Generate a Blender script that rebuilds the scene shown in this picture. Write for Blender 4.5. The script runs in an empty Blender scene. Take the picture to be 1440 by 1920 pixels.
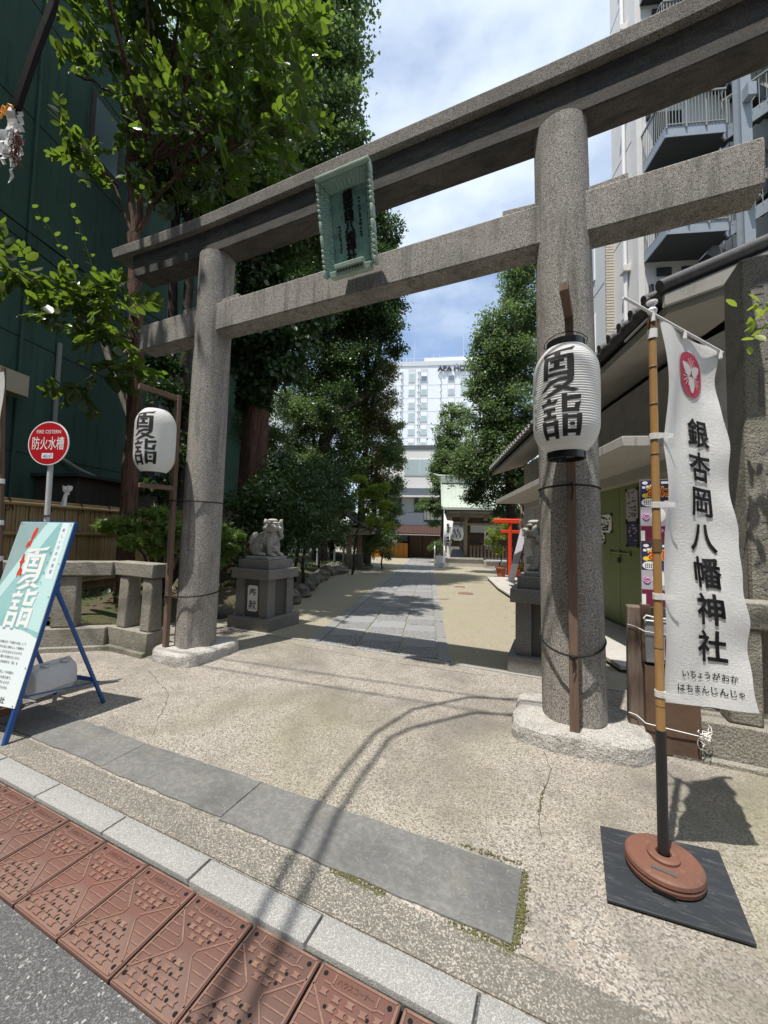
import bpy, bmesh, math, random
import numpy as np
from mathutils import Vector, Matrix
R = math.radians
scene = bpy.context.scene
COL = scene.collection
# ------------------------------------------------------------------ camera, sky, sun, exposure
cd = bpy.data.cameras.new('camera'); cam = bpy.data.objects.new('camera', cd); COL.objects.link(cam)
cd.sensor_fit = 'HORIZONTAL'; cd.sensor_width = 36; cd.lens = 18.122; cd.clip_start = .05; cd.clip_end = 2000
YAW, PITCH, ROLL = -.4216, .0553, .0205
def hd(x, y, z):                        # camera heading frame -> world directions
    return Vector((x*math.cos(YAW)+y*math.sin(YAW), -x*math.sin(YAW)+y*math.cos(YAW), z))
Fv = hd(0, math.cos(PITCH), math.sin(PITCH)); Rv = hd(1, 0, 0); Uv = hd(0, -math.sin(PITCH), math.cos(PITCH))
cx = Rv*math.cos(ROLL)+Uv*math.sin(ROLL); cy = Uv*math.cos(ROLL)-Rv*math.sin(ROLL)
cam.matrix_world = Matrix(((cx.x, cy.x, -Fv.x, 1.9433), (cx.y, cy.y, -Fv.y, -3.4237), (cx.z, cy.z, -Fv.z, 1.5), (0, 0, 0, 1)))
scene.camera = cam
SUN = Vector((-.10, -.335, 1)).normalized()
w = bpy.data.worlds.new('World'); scene.world = w; w.use_nodes = True
nt = w.node_tree; nt.nodes.clear()
out = nt.nodes.new('ShaderNodeOutputWorld'); bg = nt.nodes.new('ShaderNodeBackground'); bg.inputs[1].default_value = .15
sky = nt.nodes.new('ShaderNodeTexSky'); sky.sky_type = 'NISHITA'; sky.sun_disc = False
sky.sun_elevation = math.asin(SUN.z); sky.sun_rotation = math.atan2(SUN.x, SUN.y) % (2*math.pi)
sky.air_density = 1.0; sky.dust_density = 1.2; sky.ozone_density = 2.5
tc = nt.nodes.new('ShaderNodeTexCoord'); mp = nt.nodes.new('ShaderNodeMapping'); mp.inputs['Scale'].default_value = (1, 1, 2.2)
mp.inputs['Location'].default_value = (3.1, .2, .6)
cn = nt.nodes.new('ShaderNodeTexNoise'); cn.inputs['Scale'].default_value = 1.1; cn.inputs['Detail'].default_value = 7; cn.inputs['Roughness'].default_value = .55
cr = nt.nodes.new('ShaderNodeMapRange'); cr.inputs[1].default_value = .39; cr.inputs[2].default_value = .61; cr.inputs[3].default_value = .03; cr.inputs[4].default_value = .92
cr.interpolation_type = 'SMOOTHSTEP'
mx = nt.nodes.new('ShaderNodeMix'); mx.data_type = 'RGBA'; mx.inputs[7].default_value = (4.3, 4.85, 5.45, 1)
nt.links.new(tc.outputs['Generated'], mp.inputs[0]); nt.links.new(mp.outputs[0], cn.inputs[0]); nt.links.new(cn.outputs[0], cr.inputs[0])
nt.links.new(cr.outputs[0], mx.inputs[0]); nt.links.new(sky.outputs[0], mx.inputs[6]); nt.links.new(mx.outputs[2], bg.inputs[0]); nt.links.new(bg.outputs[0], out.inputs[0])
sl = bpy.data.lights.new('sun', 'SUN'); sl.energy = 4.25; sl.angle = R(.55); sl.color = (1, .95, .87)
so = bpy.data.objects.new('sun', sl); COL.objects.link(so); so.location = (-3, -9, 30)
so.rotation_euler = (-SUN).to_track_quat('-Z', 'Y').to_euler()
vs = scene.view_settings; vs.view_transform = 'Standard'; vs.look = 'None'; vs.exposure = .56; vs.gamma = 1; vs.use_curve_mapping = False
scene.cycles.max_bounces = 8; scene.cycles.transparent_max_bounces = 8; scene.cycles.use_denoising = True
# ------------------------------------------------------------------ helpers
ANG = R(17.546); QX, QY = math.cos(ANG), math.sin(ANG)
def PF(q, s, z=0): return Vector((q*QX-s*QY, q*QY+s*QX, z))      # q across the shrine path, s along it
def gz(x, y): return -.0293*min(max(y-1.1, 0), 25.5)                # ground height: the approach falls gently
def PG(q, s, dz=0):
    v = PF(q, s); v.z = gz(v.x, v.y)+dz; return v
def bare(o, name): o.name = name; return o
def tag(o, label=None, cat=None, group=None, kind=None):
    for k, v in (('label', label), ('category', cat), ('group', group), ('kind', kind)):
        if v: o[k] = v
    return o
def thing(name, label, cat, loc=(0, 0, 0), rz=0, group=None):
    o = bpy.data.objects.new(name, None); COL.objects.link(o); o.location = loc; o.rotation_euler = (0, 0, rz); o.empty_display_size = .2
    return tag(o, label, cat, group)
def mw(o):
    m = Matrix.LocRotScale(o.location, o.rotation_euler, o.scale)
    return mw(o.parent) @ m if o.parent else m
class MB:
    def __init__(s, T=None): s.v = []; s.f = []; s.T = T
    def add(s, vs, fs):
        n = len(s.v); s.v += [s.T(*p) if s.T else Vector(p) for p in vs]; s.f += [tuple(i+n for i in f) for f in fs]; return s
    def box(s, c, d, rz=0, tilt=None):
        h = [x/2 for x in d]; M = Matrix.Rotation(rz, 3, 'Z')
        if tilt is not None: M = tilt
        vs = [Vector(c)+M @ Vector((a*h[0], b*h[1], e*h[2])) for a in (-1, 1) for b in (-1, 1) for e in (-1, 1)]
        return s.add(vs, [(0, 1, 3, 2), (4, 6, 7, 5), (0, 4, 5, 1), (2, 3, 7, 6), (0, 2, 6, 4), (1, 5, 7, 3)])
    def span(s, a, b): return s.box([(x+y)/2 for x, y in zip(a, b)], [abs(x-y) for x, y in zip(a, b)])
    def beam(s, p, q, w_, h_, up=(0, 0, 1)):
        p = Vector(p); q = Vector(q); d = (q-p); L = d.length; d.normalize(); x = d.cross(Vector(up))
        if x.length < 1e-4: x = Vector((1, 0, 0))
        x.normalize(); z = x.cross(d)
        return s.box((p+q)/2, (w_, L, h_), tilt=Matrix((x, d, z)).transposed())
    def prism(s, poly, vec):
        n = len(poly); vec = Vector(vec); P = [Vector(p) for p in poly]
        return s.add(P+[p+vec for p in P], [tuple(range(n))[::-1], tuple(range(n, 2*n))]+[(i, (i+1) % n, (i+1) % n+n, i+n) for i in range(n)])
    def loft(s, rings, cap=True):
        n = len(rings[0]); vs = [p for r in rings for p in r]; fs = []
        for k in range(len(rings)-1):
            for i in range(n): fs.append((k*n+i, k*n+(i+1) % n, (k+1)*n+(i+1) % n, (k+1)*n+i))
        if cap: fs += [tuple(range(n))[::-1], tuple(range((len(rings)-1)*n, len(rings)*n))]
        return s.add(vs, fs)
    def tube(s, pts, r, n=8, cap=True):
        pts = [Vector(p) for p in pts]; m = len(pts); rr = r if hasattr(r, '__len__') else [r]*m; rings = []; x = None
        for i, p in enumerate(pts):
            d = (pts[min(i+1, m-1)]-pts[max(i-1, 0)]).normalized()
            if x is None: x = d.orthogonal().normalized()
            x = (x-d*x.dot(d)); x = x.normalized() if x.length > 1e-6 else d.orthogonal().normalized(); y = d.cross(x)
            rings.append([p+(x*math.cos(2*math.pi*k/n)+y*math.sin(2*math.pi*k/n))*rr[i] for k in range(n)])
        return s.loft(rings, cap)
    def lathe(s, prof, c=(0, 0, 0), n=24, cap=True, sx=1, sy=1, rot=0):
        rings = [[Vector((c[0]+r*sx*math.cos(rot+2*math.pi*k/n), c[1]+r*sy*math.sin(rot+2*math.pi*k/n), c[2]+z)) for k in range(n)] for r, z in prof]
        return s.loft(rings, cap)
    def ell(s, c, r, n=12, m=8, M=None):
        rings = []
        for j in range(1, m):
            t = math.pi*j/m; ring = []
            for k in range(n):
                a = 2*math.pi*k/n; v = Vector((r[0]*math.sin(t)*math.cos(a), r[1]*math.sin(t)*math.sin(a), -r[2]*math.cos(t)))
                ring.append(Vector(c)+(M @ v if M else v))
            rings.append(ring)
        return s.loft(rings)
    def poly(s, pts): return s.add(pts, [tuple(range(len(pts)))])
def mesh_of(mb, name, inv=None, smooth=True, ang=38):
    me = bpy.data.meshes.new(name); me.from_pydata([tuple(inv @ v if inv else v) for v in mb.v], [], mb.f); me.update()
    if smooth: me.shade_smooth(); me.set_sharp_from_angle(angle=R(ang))
    return me
def part(name, mb, mat, parent=None, bevel=0, kind=None, label=None, smooth=True, seg=2, ang=38, solid=0):
    inv = mw(parent).inverted() if parent else None
    me = mesh_of(mb, name, inv, smooth, ang)
    for m in (mat if isinstance(mat, (list, tuple)) else [mat]): me.materials.append(m)
    o = bpy.data.objects.new(name, me); COL.objects.link(o); o.parent = parent
    if solid: q = o.modifiers.new('solid', 'SOLIDIFY'); q.thickness = solid; q.offset = 0
    if bevel: b = o.modifiers.new('bevel', 'BEVEL'); b.width = bevel; b.segments = seg; b.limit_method = 'ANGLE'; b.angle_limit = R(40)
    if kind: o['kind'] = kind
    if label: o['label'] = label
    return o
def lone(name, mb, mat, label, cat, group=None, **k): return tag(part(name, mb, mat, **k), label, cat, group)
def setting(name, mb, mat, **k):
    o = part(name, mb, mat, **k); o['kind'] = 'structure'; return o
def piece(name, me, parent, M):         # one of many alike pieces, sharing its mesh
    o = bpy.data.objects.new(name, me); COL.objects.link(o); o.parent = parent
    o.matrix_local = (mw(parent).inverted() @ M) if parent else M
    return o
def unit_mesh(name, mb, mat, bevel=0, seg=1):
    bm = bmesh.new(); me = mesh_of(mb, name, None, False); bm.from_mesh(me)
    if bevel: bmesh.ops.bevel(bm, geom=bm.edges[:]+bm.verts[:], offset=bevel, segments=seg, affect='EDGES', profile=.5)
    bm.to_mesh(me); bm.free(); me.materials.append(mat); me.shade_smooth(); me.set_sharp_from_angle(angle=R(38)); return me
# text as flat mesh, via the built-in font
_tx = {}
def glyphs(body, bold=0, maxlen=0):
    key = (body, bold, maxlen)
    if key in _tx: return _tx[key]
    cu = bpy.data.curves.new('text', 'FONT'); cu.body = body; cu.size = 1; cu.offset = min(bold, .006); cu.resolution_u = 4
    o = bpy.data.objects.new('text', cu); COL.objects.link(o); dg = bpy.context.evaluated_depsgraph_get()
    me = bpy.data.meshes.new_from_object(o.evaluated_get(dg)); bpy.data.objects.remove(o); bpy.data.curves.remove(cu)
    if maxlen:
        bm = bmesh.new(); bm.from_mesh(me); bmesh.ops.triangulate(bm, faces=bm.faces[:])
        for _ in range(6):
            es = [e for e in bm.edges if e.calc_length() > maxlen]
            if not es: break
            bmesh.ops.subdivide_edges(bm, edges=es, cuts=1); bmesh.ops.triangulate(bm, faces=bm.faces[:])
        bm.to_mesh(me); bm.free()
    V = np.array([v.co[:2] for v in me.vertices]) if len(me.vertices) else np.zeros((0, 2)); Fc = [tuple(p.vertices) for p in me.polygons]
    bpy.data.meshes.remove(me)
    if bold > .012 and len(V):          # heavier ink: the same glyph struck again with small shifts
        k = bold-.006; n0 = len(V); V0 = V; F0 = list(Fc); V = [V0]; Fc = list(F0)
        for i, (a, b_) in enumerate(((1, 0), (-1, 0), (0, 1), (0, -1), (.7, .7), (-.7, .7), (.7, -.7), (-.7, -.7))):
            V.append(V0+np.array([a*k, b_*k])); Fc += [tuple(q+n0*(i+1) for q in f) for f in F0]
        V = np.concatenate(V)
    _tx[key] = (V, Fc); return _tx[key]
def text(mb, body, fn, w_=None, h_=None, bold=0, maxlen=0, align='c', vcent=True):
    """adds body with height h_ (glyph box) or squeezed into w_ x h_; fn(x, y) -> 3D point, x,y centred"""
    V, Fc = glyphs(body, bold, maxlen)
    if not len(V): return
    lo, hi = V.min(0), V.max(0); P = V.copy(); sy = (h_ or .9)/(hi[1]-lo[1]) if h_ else 1
    sx = w_/(hi[0]-lo[0]) if w_ else sy
    if not h_: sy = sx
    cxx = {'c': (lo[0]+hi[0])/2, 'l': lo[0], 'r': hi[0]}[align]
    P[:, 0] = (P[:, 0]-cxx)*sx; P[:, 1] = (P[:, 1]-(lo[1]+hi[1])/2)*sy
    mb.add([fn(float(a), float(b)) for a, b in P], Fc)
def vtext(mb, body, fn, x, y0, pitch, size, bold=0, maxlen=0):      # vertical writing, one glyph under the other
    for i, ch in enumerate(body):
        if ch == ' ': continue
        V, _ = glyphs(ch, bold, maxlen)
        s = size; lo, hi = V.min(0), V.max(0); k = s*.95
        yy = y0-i*pitch
        P = [(float((a-.5)*k)+x, float((b-.38)*k)+yy) for a, b in V]
        mb.add([fn(a, b) for a, b in P], glyphs(ch, bold, maxlen)[1])
def dense(polys, maxlen):               # triangulated, subdivided polygons -> (verts, faces)
    bm = bmesh.new()
    for p in polys:
        vs_ = [bm.verts.new((a, b, 0)) for a, b in p]; bm.faces.new(vs_)
    bmesh.ops.triangulate(bm, faces=bm.faces[:])
    for _ in range(6):
        es = [e for e in bm.edges if e.calc_length() > maxlen]
        if not es: break
        bmesh.ops.subdivide_edges(bm, edges=es, cuts=1); bmesh.ops.triangulate(bm, faces=bm.faces[:])
    bm.verts.index_update(); V = [(v.co.x, v.co.y) for v in bm.verts]; Fc = [tuple(v.index for v in f.verts) for f in bm.faces]; bm.free(); return V, Fc
# ------------------------------------------------------------------ materials
def mat(name, base, rough=.8, layers=(), bump=(), spec=.35, metal=0, coat=0, trans=None, rvar=None, emit=None):
    m = bpy.data.materials.new(name); m.use_nodes = True; t = m.node_tree; N = t.nodes; L = t.links; b = N['Principled BSDF']
    b.inputs['Roughness'].default_value = rough; b.inputs['Specular IOR Level'].default_value = spec; b.inputs['Metallic'].default_value = metal
    if coat: b.inputs['Coat Weight'].default_value = coat
    co = N.new('ShaderNodeTexCoord')
    def tex(kind, sc, st=None, det=4):
        src = co.outputs['Object']
        if st: mpn = N.new('ShaderNodeMapping'); mpn.inputs['Scale'].default_value = st; L.new(src, mpn.inputs[0]); src = mpn.outputs[0]
        if kind == 'n':
            n = N.new('ShaderNodeTexNoise'); n.inputs['Scale'].default_value = sc; n.inputs['Detail'].default_value = det; n.inputs['Roughness'].default_value = .6; L.new(src, n.inputs[0]); return n.outputs[0]
        n = N.new('ShaderNodeTexVoronoi'); n.inputs['Scale'].default_value = sc; L.new(src, n.inputs[0])
        if kind == 'd': return n.outputs['Distance']
        sp = N.new('ShaderNodeSeparateColor'); L.new(n.outputs['Color'], sp.inputs[0]); return sp.outputs[0]
    rgb = N.new('ShaderNodeRGB'); rgb.outputs[0].default_value = (*base, 1); cur = rgb.outputs[0]
    for ly in layers:
        kind, sc, colr, lo, hi, amt = ly[:6]; st = ly[6] if len(ly) > 6 else None
        if kind == 'r':
            src = N.new('ShaderNodeNewGeometry').outputs['Random Per Island']
        elif kind == 'o':
            src = N.new('ShaderNodeObjectInfo').outputs['Random']
        else: src = tex(kind, sc, st)
        mr = N.new('ShaderNodeMapRange'); mr.inputs[1].default_value = lo; mr.inputs[2].default_value = hi; mr.inputs[4].default_value = amt; L.new(src, mr.inputs[0])
        mi = N.new('ShaderNodeMix'); mi.data_type = 'RGBA'; L.new(mr.outputs[0], mi.inputs[0]); L.new(cur, mi.inputs[6]); mi.inputs[7].default_value = (*colr, 1); cur = mi.outputs[2]
    L.new(cur, b.inputs['Base Color'])
    last = None
    for bp in bump:
        kind, sc, dist = bp[:3]; st = bp[3] if len(bp) > 3 else None
        bn = N.new('ShaderNodeBump'); bn.inputs['Distance'].default_value = dist; bn.inputs['Strength'].default_value = 1; L.new(tex(kind, sc, st), bn.inputs['Height'])
        if last: L.new(last, bn.inputs['Normal'])
        last = bn.outputs[0]
    if last: L.new(last, b.inputs['Normal'])
    if trans:
        tr = N.new('ShaderNodeBsdfTranslucent'); tr.inputs[0].default_value = (*trans[0], 1)
        ms = N.new('ShaderNodeMixShader'); ms.inputs[0].default_value = trans[1]; L.new(b.outputs[0], ms.inputs[1]); L.new(tr.outputs[0], ms.inputs[2]); L.new(ms.outputs[0], N['Material Output'].inputs[0])
    return m
M = {}
def dm(k, *a, **kw): M[k] = mat(k, *a, **kw)
dm('granite', (.275, .257, .235), .85, [('v', 230, (.045, .04, .036), .58, .64, .9), ('v', 300, (.55, .52, .48), .72, .77, .85), ('n', 2.2, (.13, .125, .12), .5, .75, .6), ('n', 5, (.085, .08, .074), .50, .70, .65, (2.6, 2.6, .22)), ('n', 3.2, (.34, .32, .29), .56, .74, .5, (1.5, 1.5, .6)), ('n', 2.4, (.15, .155, .09), .62, .78, .5)], [('n', 180, .0016), ('n', 30, .0015)])
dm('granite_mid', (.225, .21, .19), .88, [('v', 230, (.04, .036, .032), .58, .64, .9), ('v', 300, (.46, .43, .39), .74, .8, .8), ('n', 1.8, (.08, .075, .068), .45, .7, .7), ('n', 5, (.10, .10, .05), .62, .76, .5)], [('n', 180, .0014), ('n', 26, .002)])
dm('granite_dark_shade', (.085, .078, .072), .88, [('v', 230, (.04, .036, .032), .6, .68, .85), ('v', 420, (.22, .205, .185), .78, .83, .8), ('n', 1.8, (.05, .048, .045), .42, .68, .75), ('n', 6, (.03, .029, .027), .48, .7, .75, (.8, 3, 3)), ('n', 5, (.10, .10, .05), .62, .76, .5)], [('n', 180, .0012), ('n', 26, .002)])  # weathered dark stone, with the overhang's shade also put into the colour
dm('granite_rough', (.32, .30, .26), .92, [('v', 260, (.08, .075, .065), .66, .74, .8), ('n', 4, (.14, .13, .1), .48, .72, .65), ('n', 2, (.14, .16, .07), .55, .78, .55)], [('n', 60, .01), ('n', 16, .008)])
dm('granite_pale', (.47, .45, .42), .9, [('v', 240, (.12, .115, .11), .66, .74, .8), ('n', 5, (.2, .19, .17), .5, .72, .6), ('n', 2.2, (.62, .6, .57), .56, .7, .6)], [('n', 50, .012), ('n', 12, .02)])
dm('granite_base', (.2, .195, .185), .7, [('v', 360, (.05, .05, .05), .6, .68, .8), ('v', 430, (.4, .39, .37), .78, .84, .7), ('n', 3, (.1, .1, .09), .5, .75, .5)], [('n', 200, .0005)])
dm('granite_kerb', (.27, .267, .258), .8, [('v', 260, (.20, .20, .20), .66, .74, .7), ('v', 330, (.46, .45, .435), .75, .82, .7), ('n', 3, (.2, .195, .185), .5, .75, .5)], [('n', 240, .001), ('d', 190, .0012)])
dm('pave_smooth', (.215, .218, .22), .8, [('v', 150, (.2, .2, .205), .6, .7, .5), ('n', 4, (.2, .2, .19), .48, .7, .5), ('o', 1, (.29, .292, .295), .2, 1, .7)], [('n', 120, .001)])
dm('pave_rough', (.20, .204, .207), .88, [('v', 60, (.055, .055, .056), .52, .6, .9), ('v', 75, (.44, .44, .43), .70, .76, .8), ('n', 3, (.17, .17, .16), .5, .7, .4)], [('n', 70, .006)])
dm('aggregate', (.30, .272, .24), .9, [('v', 128, (.105, .094, .08), .50, .58, .8), ('v', 160, (.48, .45, .40), .66, .75, .8), ('v', 80, (.36, .30, .24), .82, .88, .6), ('n', 1.1, (.13, .118, .102), .46, .68, .7), ('n', 4, (.165, .15, .13), .50, .7, .5), ('n', .45, (.20, .19, .105), .52, .7, .5), ('n', 26, (.12, .108, .09), .66, .74, .5)], [('v', 150, .002), ('n', 50, .0015)])
dm('aggregate_worn', (.185, .172, .15), .9, [('v', 170, (.10, .092, .08), .5, .62, .7), ('v', 200, (.42, .39, .34), .74, .8, .8), ('n', 1.8, (.12, .112, .098), .48, .7, .6)], [('v', 170, .0015), ('n', 40, .003)])
dm('slate', (.15, .148, .143), .72, [('n', 30, (.19, .187, .182), .46, .60, .85), ('n', 2.2, (.085, .085, .083), .46, .7, .75), ('n', 70, (.26, .26, .255), .6, .7, .6), ('n', 4, (.2, .185, .15), .6, .74, .6), ('n', 11, (.36, .35, .33), .70, .74, .5)], [('n', 22, .010), ('n', 90, .003)])
dm('court', (.27, .243, .185), .92, [('n', 1.6, (.23, .22, .11), .48, .7, .6), ('n', 9, (.21, .185, .135), .5, .7, .6), ('v', 130, (.42, .385, .3), .7, .8, .5), ('n', 28, (.26, .23, .16), .58, .7, .5)], [('n', 40, .004), ('v', 120, .0015)])
dm('asphalt', (.085, .086, .088), .9, [('v', 230, (.2, .2, .2), .62, .75, .7), ('v', 130, (.42, .41, .39), .945, .965, .75), ('n', 2.5, (.12, .12, .118), .45, .7, .6), ('v', 280, (.045, .045, .045), .7, .78, .6)], [('v', 170, .003), ('n', 30, .003)])
dm('earth', (.09, .07, .045), .95, [('n', 3, (.05, .075, .02), .42, .62, .85), ('n', 14, (.04, .032, .02), .5, .7, .6)], [('n', 20, .02), ('n', 70, .006)])
dm('moss', (.075, .085, .028), .95, [('n', 60, (.15, .14, .06), .5, .65, .7), ('r', 1, (.15, .11, .05), .4, 1, .6)], [('n', 120, .004)])
dm('iron', (.155, .066, .052), .66, [('n', 5, (.13, .078, .065), .42, .66, .8), ('n', 2.2, (.29, .15, .125), .5, .7, .5), ('n', 40, (.10, .07, .06), .56, .7, .5), ('o', 1, (.10, .062, .052), .0, 1, .85), ('n', 1.1, (.14, .11, .09), .5, .7, .5)], [('n', 90, .0008)], spec=.4)
dm('iron_worn', (.19, .105, .078), .55, [('n', 14, (.28, .19, .13), .5, .7, .6), ('n', 30, (.13, .09, .075), .5, .7, .6)], [('n', 90, .0006)], spec=.5)
dm('hole', (.006, .006, .006), .9)
dm('copper', (.225, .385, .33), .7, [('n', 9, (.10, .20, .17), .48, .68, .7), ('n', 4, (.34, .50, .44), .55, .72, .6), ('n', 30, (.05, .09, .08), .58, .7, .55, (1, 1, .25))], [('n', 60, .002)], metal=.15)
dm('copper_pale', (.38, .51, .44), .75, [('n', 5, (.28, .30, .2), .5, .7, .6), ('n', 20, (.5, .62, .54), .5, .7, .4)], [('n', 30, .003)])
dm('copper_roof', (.36, .40, .345), .8, [('n', 2, (.38, .46, .40), .45, .7, .6), ('n', 8, (.42, .40, .32), .55, .75, .4)])
dm('verdigris_black', (.035, .03, .028), .8, [('n', 40, (.13, .15, .13), .55, .68, .6)])
dm('wood', (.17, .115, .085), .85, [('n', 5, (.09, .06, .045), .45, .7, .7, (9, 9, .5)), ('n', 24, (.26, .19, .15), .55, .7, .4, (6, 6, .3))], [('n', 22, .0025, (7, 7, .3))])
dm('wood_grey', (.17, .13, .105), .9, [('n', 6, (.07, .05, .04), .45, .7, .75, (10, 10, .4)), ('n', 24, (.28, .23, .19), .58, .7, .5, (6, 6, .3))], [('n', 20, .004, (8, 8, .3))])
dm('wood_brown', (.12, .075, .05), .8, [('n', 5, (.06, .04, .03), .45, .7, .7)], [('n', 30, .002)])
dm('wood_tan', (.30, .25, .19), .85, [('n', 5, (.2, .16, .12), .45, .7, .6)], [('n', 30, .002)])
dm('bark', (.16, .088, .062), .95, [('n', 6, (.055, .03, .023), .42, .62, .85, (5, 5, .5)), ('n', 20, (.24, .15, .11), .58, .7, .5, (4, 4, .4))], [('n', 7, .05, (5, 5, .4)), ('n', 30, .012, (3, 3, .5))])
dm('bark_smooth', (.055, .042, .036), .95, [('n', 8, (.025, .02, .018), .42, .62, .8), ('n', 5, (.09, .09, .07), .58, .7, .5)], [('n', 18, .012)])
dm('bark_pale', (.20, .18, .15), .9, [('n', 9, (.11, .1, .08), .45, .65, .7, (1, 1, .3))], [('n', 40, .003)])
dm('twig', (.14, .13, .06), .8)
dm('bamboo_old', (.27, .185, .095), .6, [('n', 4, (.15, .10, .055), .45, .7, .7, (1, 1, .3)), ('o', 1, (.34, .25, .13), .2, 1, .6)], spec=.4)
dm('bamboo_pole', (.36, .205, .075), .42, [('n', 7, (.30, .14, .035), .5, .7, .6, (1, 1, .25)), ('n', 30, (.56, .33, .11), .55, .7, .5, (1, 1, .2))], spec=.5)
dm('bamboo_node', (.16, .09, .04), .6)
dm('cloth', (.88, .88, .87), .9, [], [('n', 420, .0010, (1, 1, 3)), ('n', 60, .0022, (1, 1, 2.6)), ('n', 9, .006, (1.6, 1.6, .5))], trans=((.86, .86, .85), .34))
dm('ink', (.022, .022, .024), .85, [('n', 300, (.05, .05, .05), .55, .7, .6)], [('n', 420, .001)])
dm('crest_red', (.42, .045, .085), .85, [('n', 300, (.6, .2, .24), .6, .75, .5)])
dm('paper', (.88, .88, .87), .85, [], [], trans=((.88, .88, .86), .36))
dm('lacquer', (.012, .012, .013), .22, spec=.5)
dm('wire', (.014, .013, .013), .85, spec=.08)
dm('rope', (.018, .016, .015), .9, [], [('n', 200, .002)])
dm('white_wire', (.75, .74, .72), .5)
dm('plastic_white', (.74, .74, .74), .35)
dm('plastic_grey', (.55, .54, .55), .55, [('n', 30, (.42, .42, .42), .55, .7, .4)], [('n', 60, .001)])
dm('rubber_mat', (.028, .032, .038), .55, [('n', 16, (.12, .125, .13), .58, .72, .55, (1, 5, 1)), ('n', 7, (.06, .065, .07), .5, .7, .7, (1, 4, 1)), ('n', 40, (.2, .2, .2), .68, .76, .5), ('n', 3, (.11, .1, .085), .6, .75, .6)], [('n', 60, .001)])
dm('base_brown', (.165, .075, .052), .6, [('n', 7, (.11, .058, .045), .46, .68, .7), ('n', 30, (.24, .135, .10), .56, .7, .5)], [('n', 160, .0006)])
dm('black_pipe', (.022, .022, .024), .45)
dm('blue_frame', (.012, .075, .27), .35, [('n', 25, (.02, .05, .16), .6, .7, .5)], spec=.5)
dm('sign_red', (.47, .012, .02), .35, spec=.5)
dm('sign_white', (.82, .82, .82), .4)
dm('sign_blue', (.05, .2, .4), .5)
dm('pole_white', (.55, .57, .58), .45, [('n', 20, (.42, .43, .44), .55, .7, .4)])
dm('green_wall', (.055, .10, .08), .8, [('n', .5, (.066, .122, .10), .45, .65, .8), ('n', 3, (.018, .05, .038), .52, .72, .6, (2.5, 2.5, .25)), ('n', 1.2, (.06, .12, .10), .6, .8, .35)], [('n', 25, .003)], spec=.12)
dm('annex', (.075, .06, .052), .8, [('n', 4, (.045, .038, .033), .45, .7, .6, (2, 2, .4))])
dm('beige', (.46, .40, .30), .7)
dm('conduit', (.26, .27, .25), .6)
dm('render_grey', (.40, .385, .36), .9, [('n', 3, (.2, .19, .17), .5, .7, .5), ('n', 9, (.14, .13, .12), .58, .76, .4, (3, 3, .3))], [('n', 110, .004)])
dm('slab', (.42, .40, .37), .88, [('n', 7, (.15, .14, .13), .56, .70, .6, (2, 2, .5)), ('n', 3, (.3, .28, .25), .5, .7, .4)], [('n', 40, .003)])
dm('soffit', (.34, .32, .285), .85, [('n', 3, (.25, .22, .17), .5, .7, .5)])
dm('door_green', (.165, .205, .07), .5, [('n', 3, (.13, .165, .055), .45, .7, .5), ('n', 50, (.2, .22, .09), .62, .72, .3)], [('n', 30, .001)], spec=.4)
dm('tile', (.075, .075, .078), .55, [('n', 10, (.16, .16, .155), .5, .7, .5)], [('n', 40, .002)])
dm('tile_pale', (.5, .48, .44), .8)
dm('white_wall', (.72, .70, .66), .9, [('n', 1.2, (.62, .60, .56), .48, .7, .5), ('n', 4, (.5, .48, .45), .62, .8, .35, (3, 3, .3))], [('n', 40, .003)])
dm('tile_cream', (.60, .55, .45), .7, [('o', 1, (.68, .63, .53), .2, 1, .7)])
dm('tile_white', (.66, .66, .64), .7)
dm('steel_grey', (.30, .34, .38), .5, [('n', 5, (.24, .27, .31), .5, .7, .5)], spec=.4)
dm('steel_dark', (.055, .058, .062), .6)
dm('pale_green', (.62, .66, .58), .9, [('n', 3, (.5, .54, .46), .5, .7, .4)])
dm('hotel_wall', (.74, .77, .80), .8, [('n', .2, (.68, .71, .75), .45, .7, .4)])
dm('hotel_strip', (.56, .58, .58), .7)
dm('glass', (.16, .21, .23), .12, spec=.6)
dm('glass_pale', (.42, .50, .50), .2, spec=.6)
dm('dark_grey', (.10, .11, .12), .7)
dm('slate_blue', (.14, .165, .20), .7)
dm('charcoal', (.02, .02, .021), .7)
dm('awning', (.045, .016, .014), .8)
dm('orange_panel', (.52, .21, .03), .6, [('n', 4, (.4, .15, .02), .5, .7, .4)])
dm('white_paint', (.8, .8, .79), .6)
dm('vermilion', (.66, .05, .015), .45)
dm('terracotta', (.38, .13, .07), .8)
dm('stone_statue', (.40, .39, .36), .88, [('n', 9, (.22, .21, .19), .48, .68, .7), ('v', 300, (.22, .21, .2), .7, .78, .5), ('n', 30, (.14, .135, .12), .58, .7, .6)], [('n', 60, .004), ('n', 160, .0015)])
dm('rock', (.17, .16, .135), .95, [('n', 6, (.09, .085, .07), .45, .65, .7), ('n', 3, (.10, .12, .045), .52, .7, .7), ('n', 20, (.3, .29, .26), .6, .72, .5)], [('n', 12, .03), ('n', 50, .006)])
dm('navy', (.03, .025, .09), .6)
dm('poster_grey', (.42, .40, .46), .6)
dm('maroon', (.16, .015, .05), .6)
dm('orange_ink', (.80, .22, .02), .6)
dm('yellow_ink', (.85, .62, .05), .6)
dm('red_ink', (.62, .03, .02), .6)
dm('pink_ink', (.66, .32, .60), .6)
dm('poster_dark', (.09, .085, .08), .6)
dm('board_teal', (.27, .52, .53), .4, [('n', 3, (.40, .62, .62), .45, .7, .7), ('n', 22, (.2, .42, .45), .6, .75, .4)])
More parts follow.
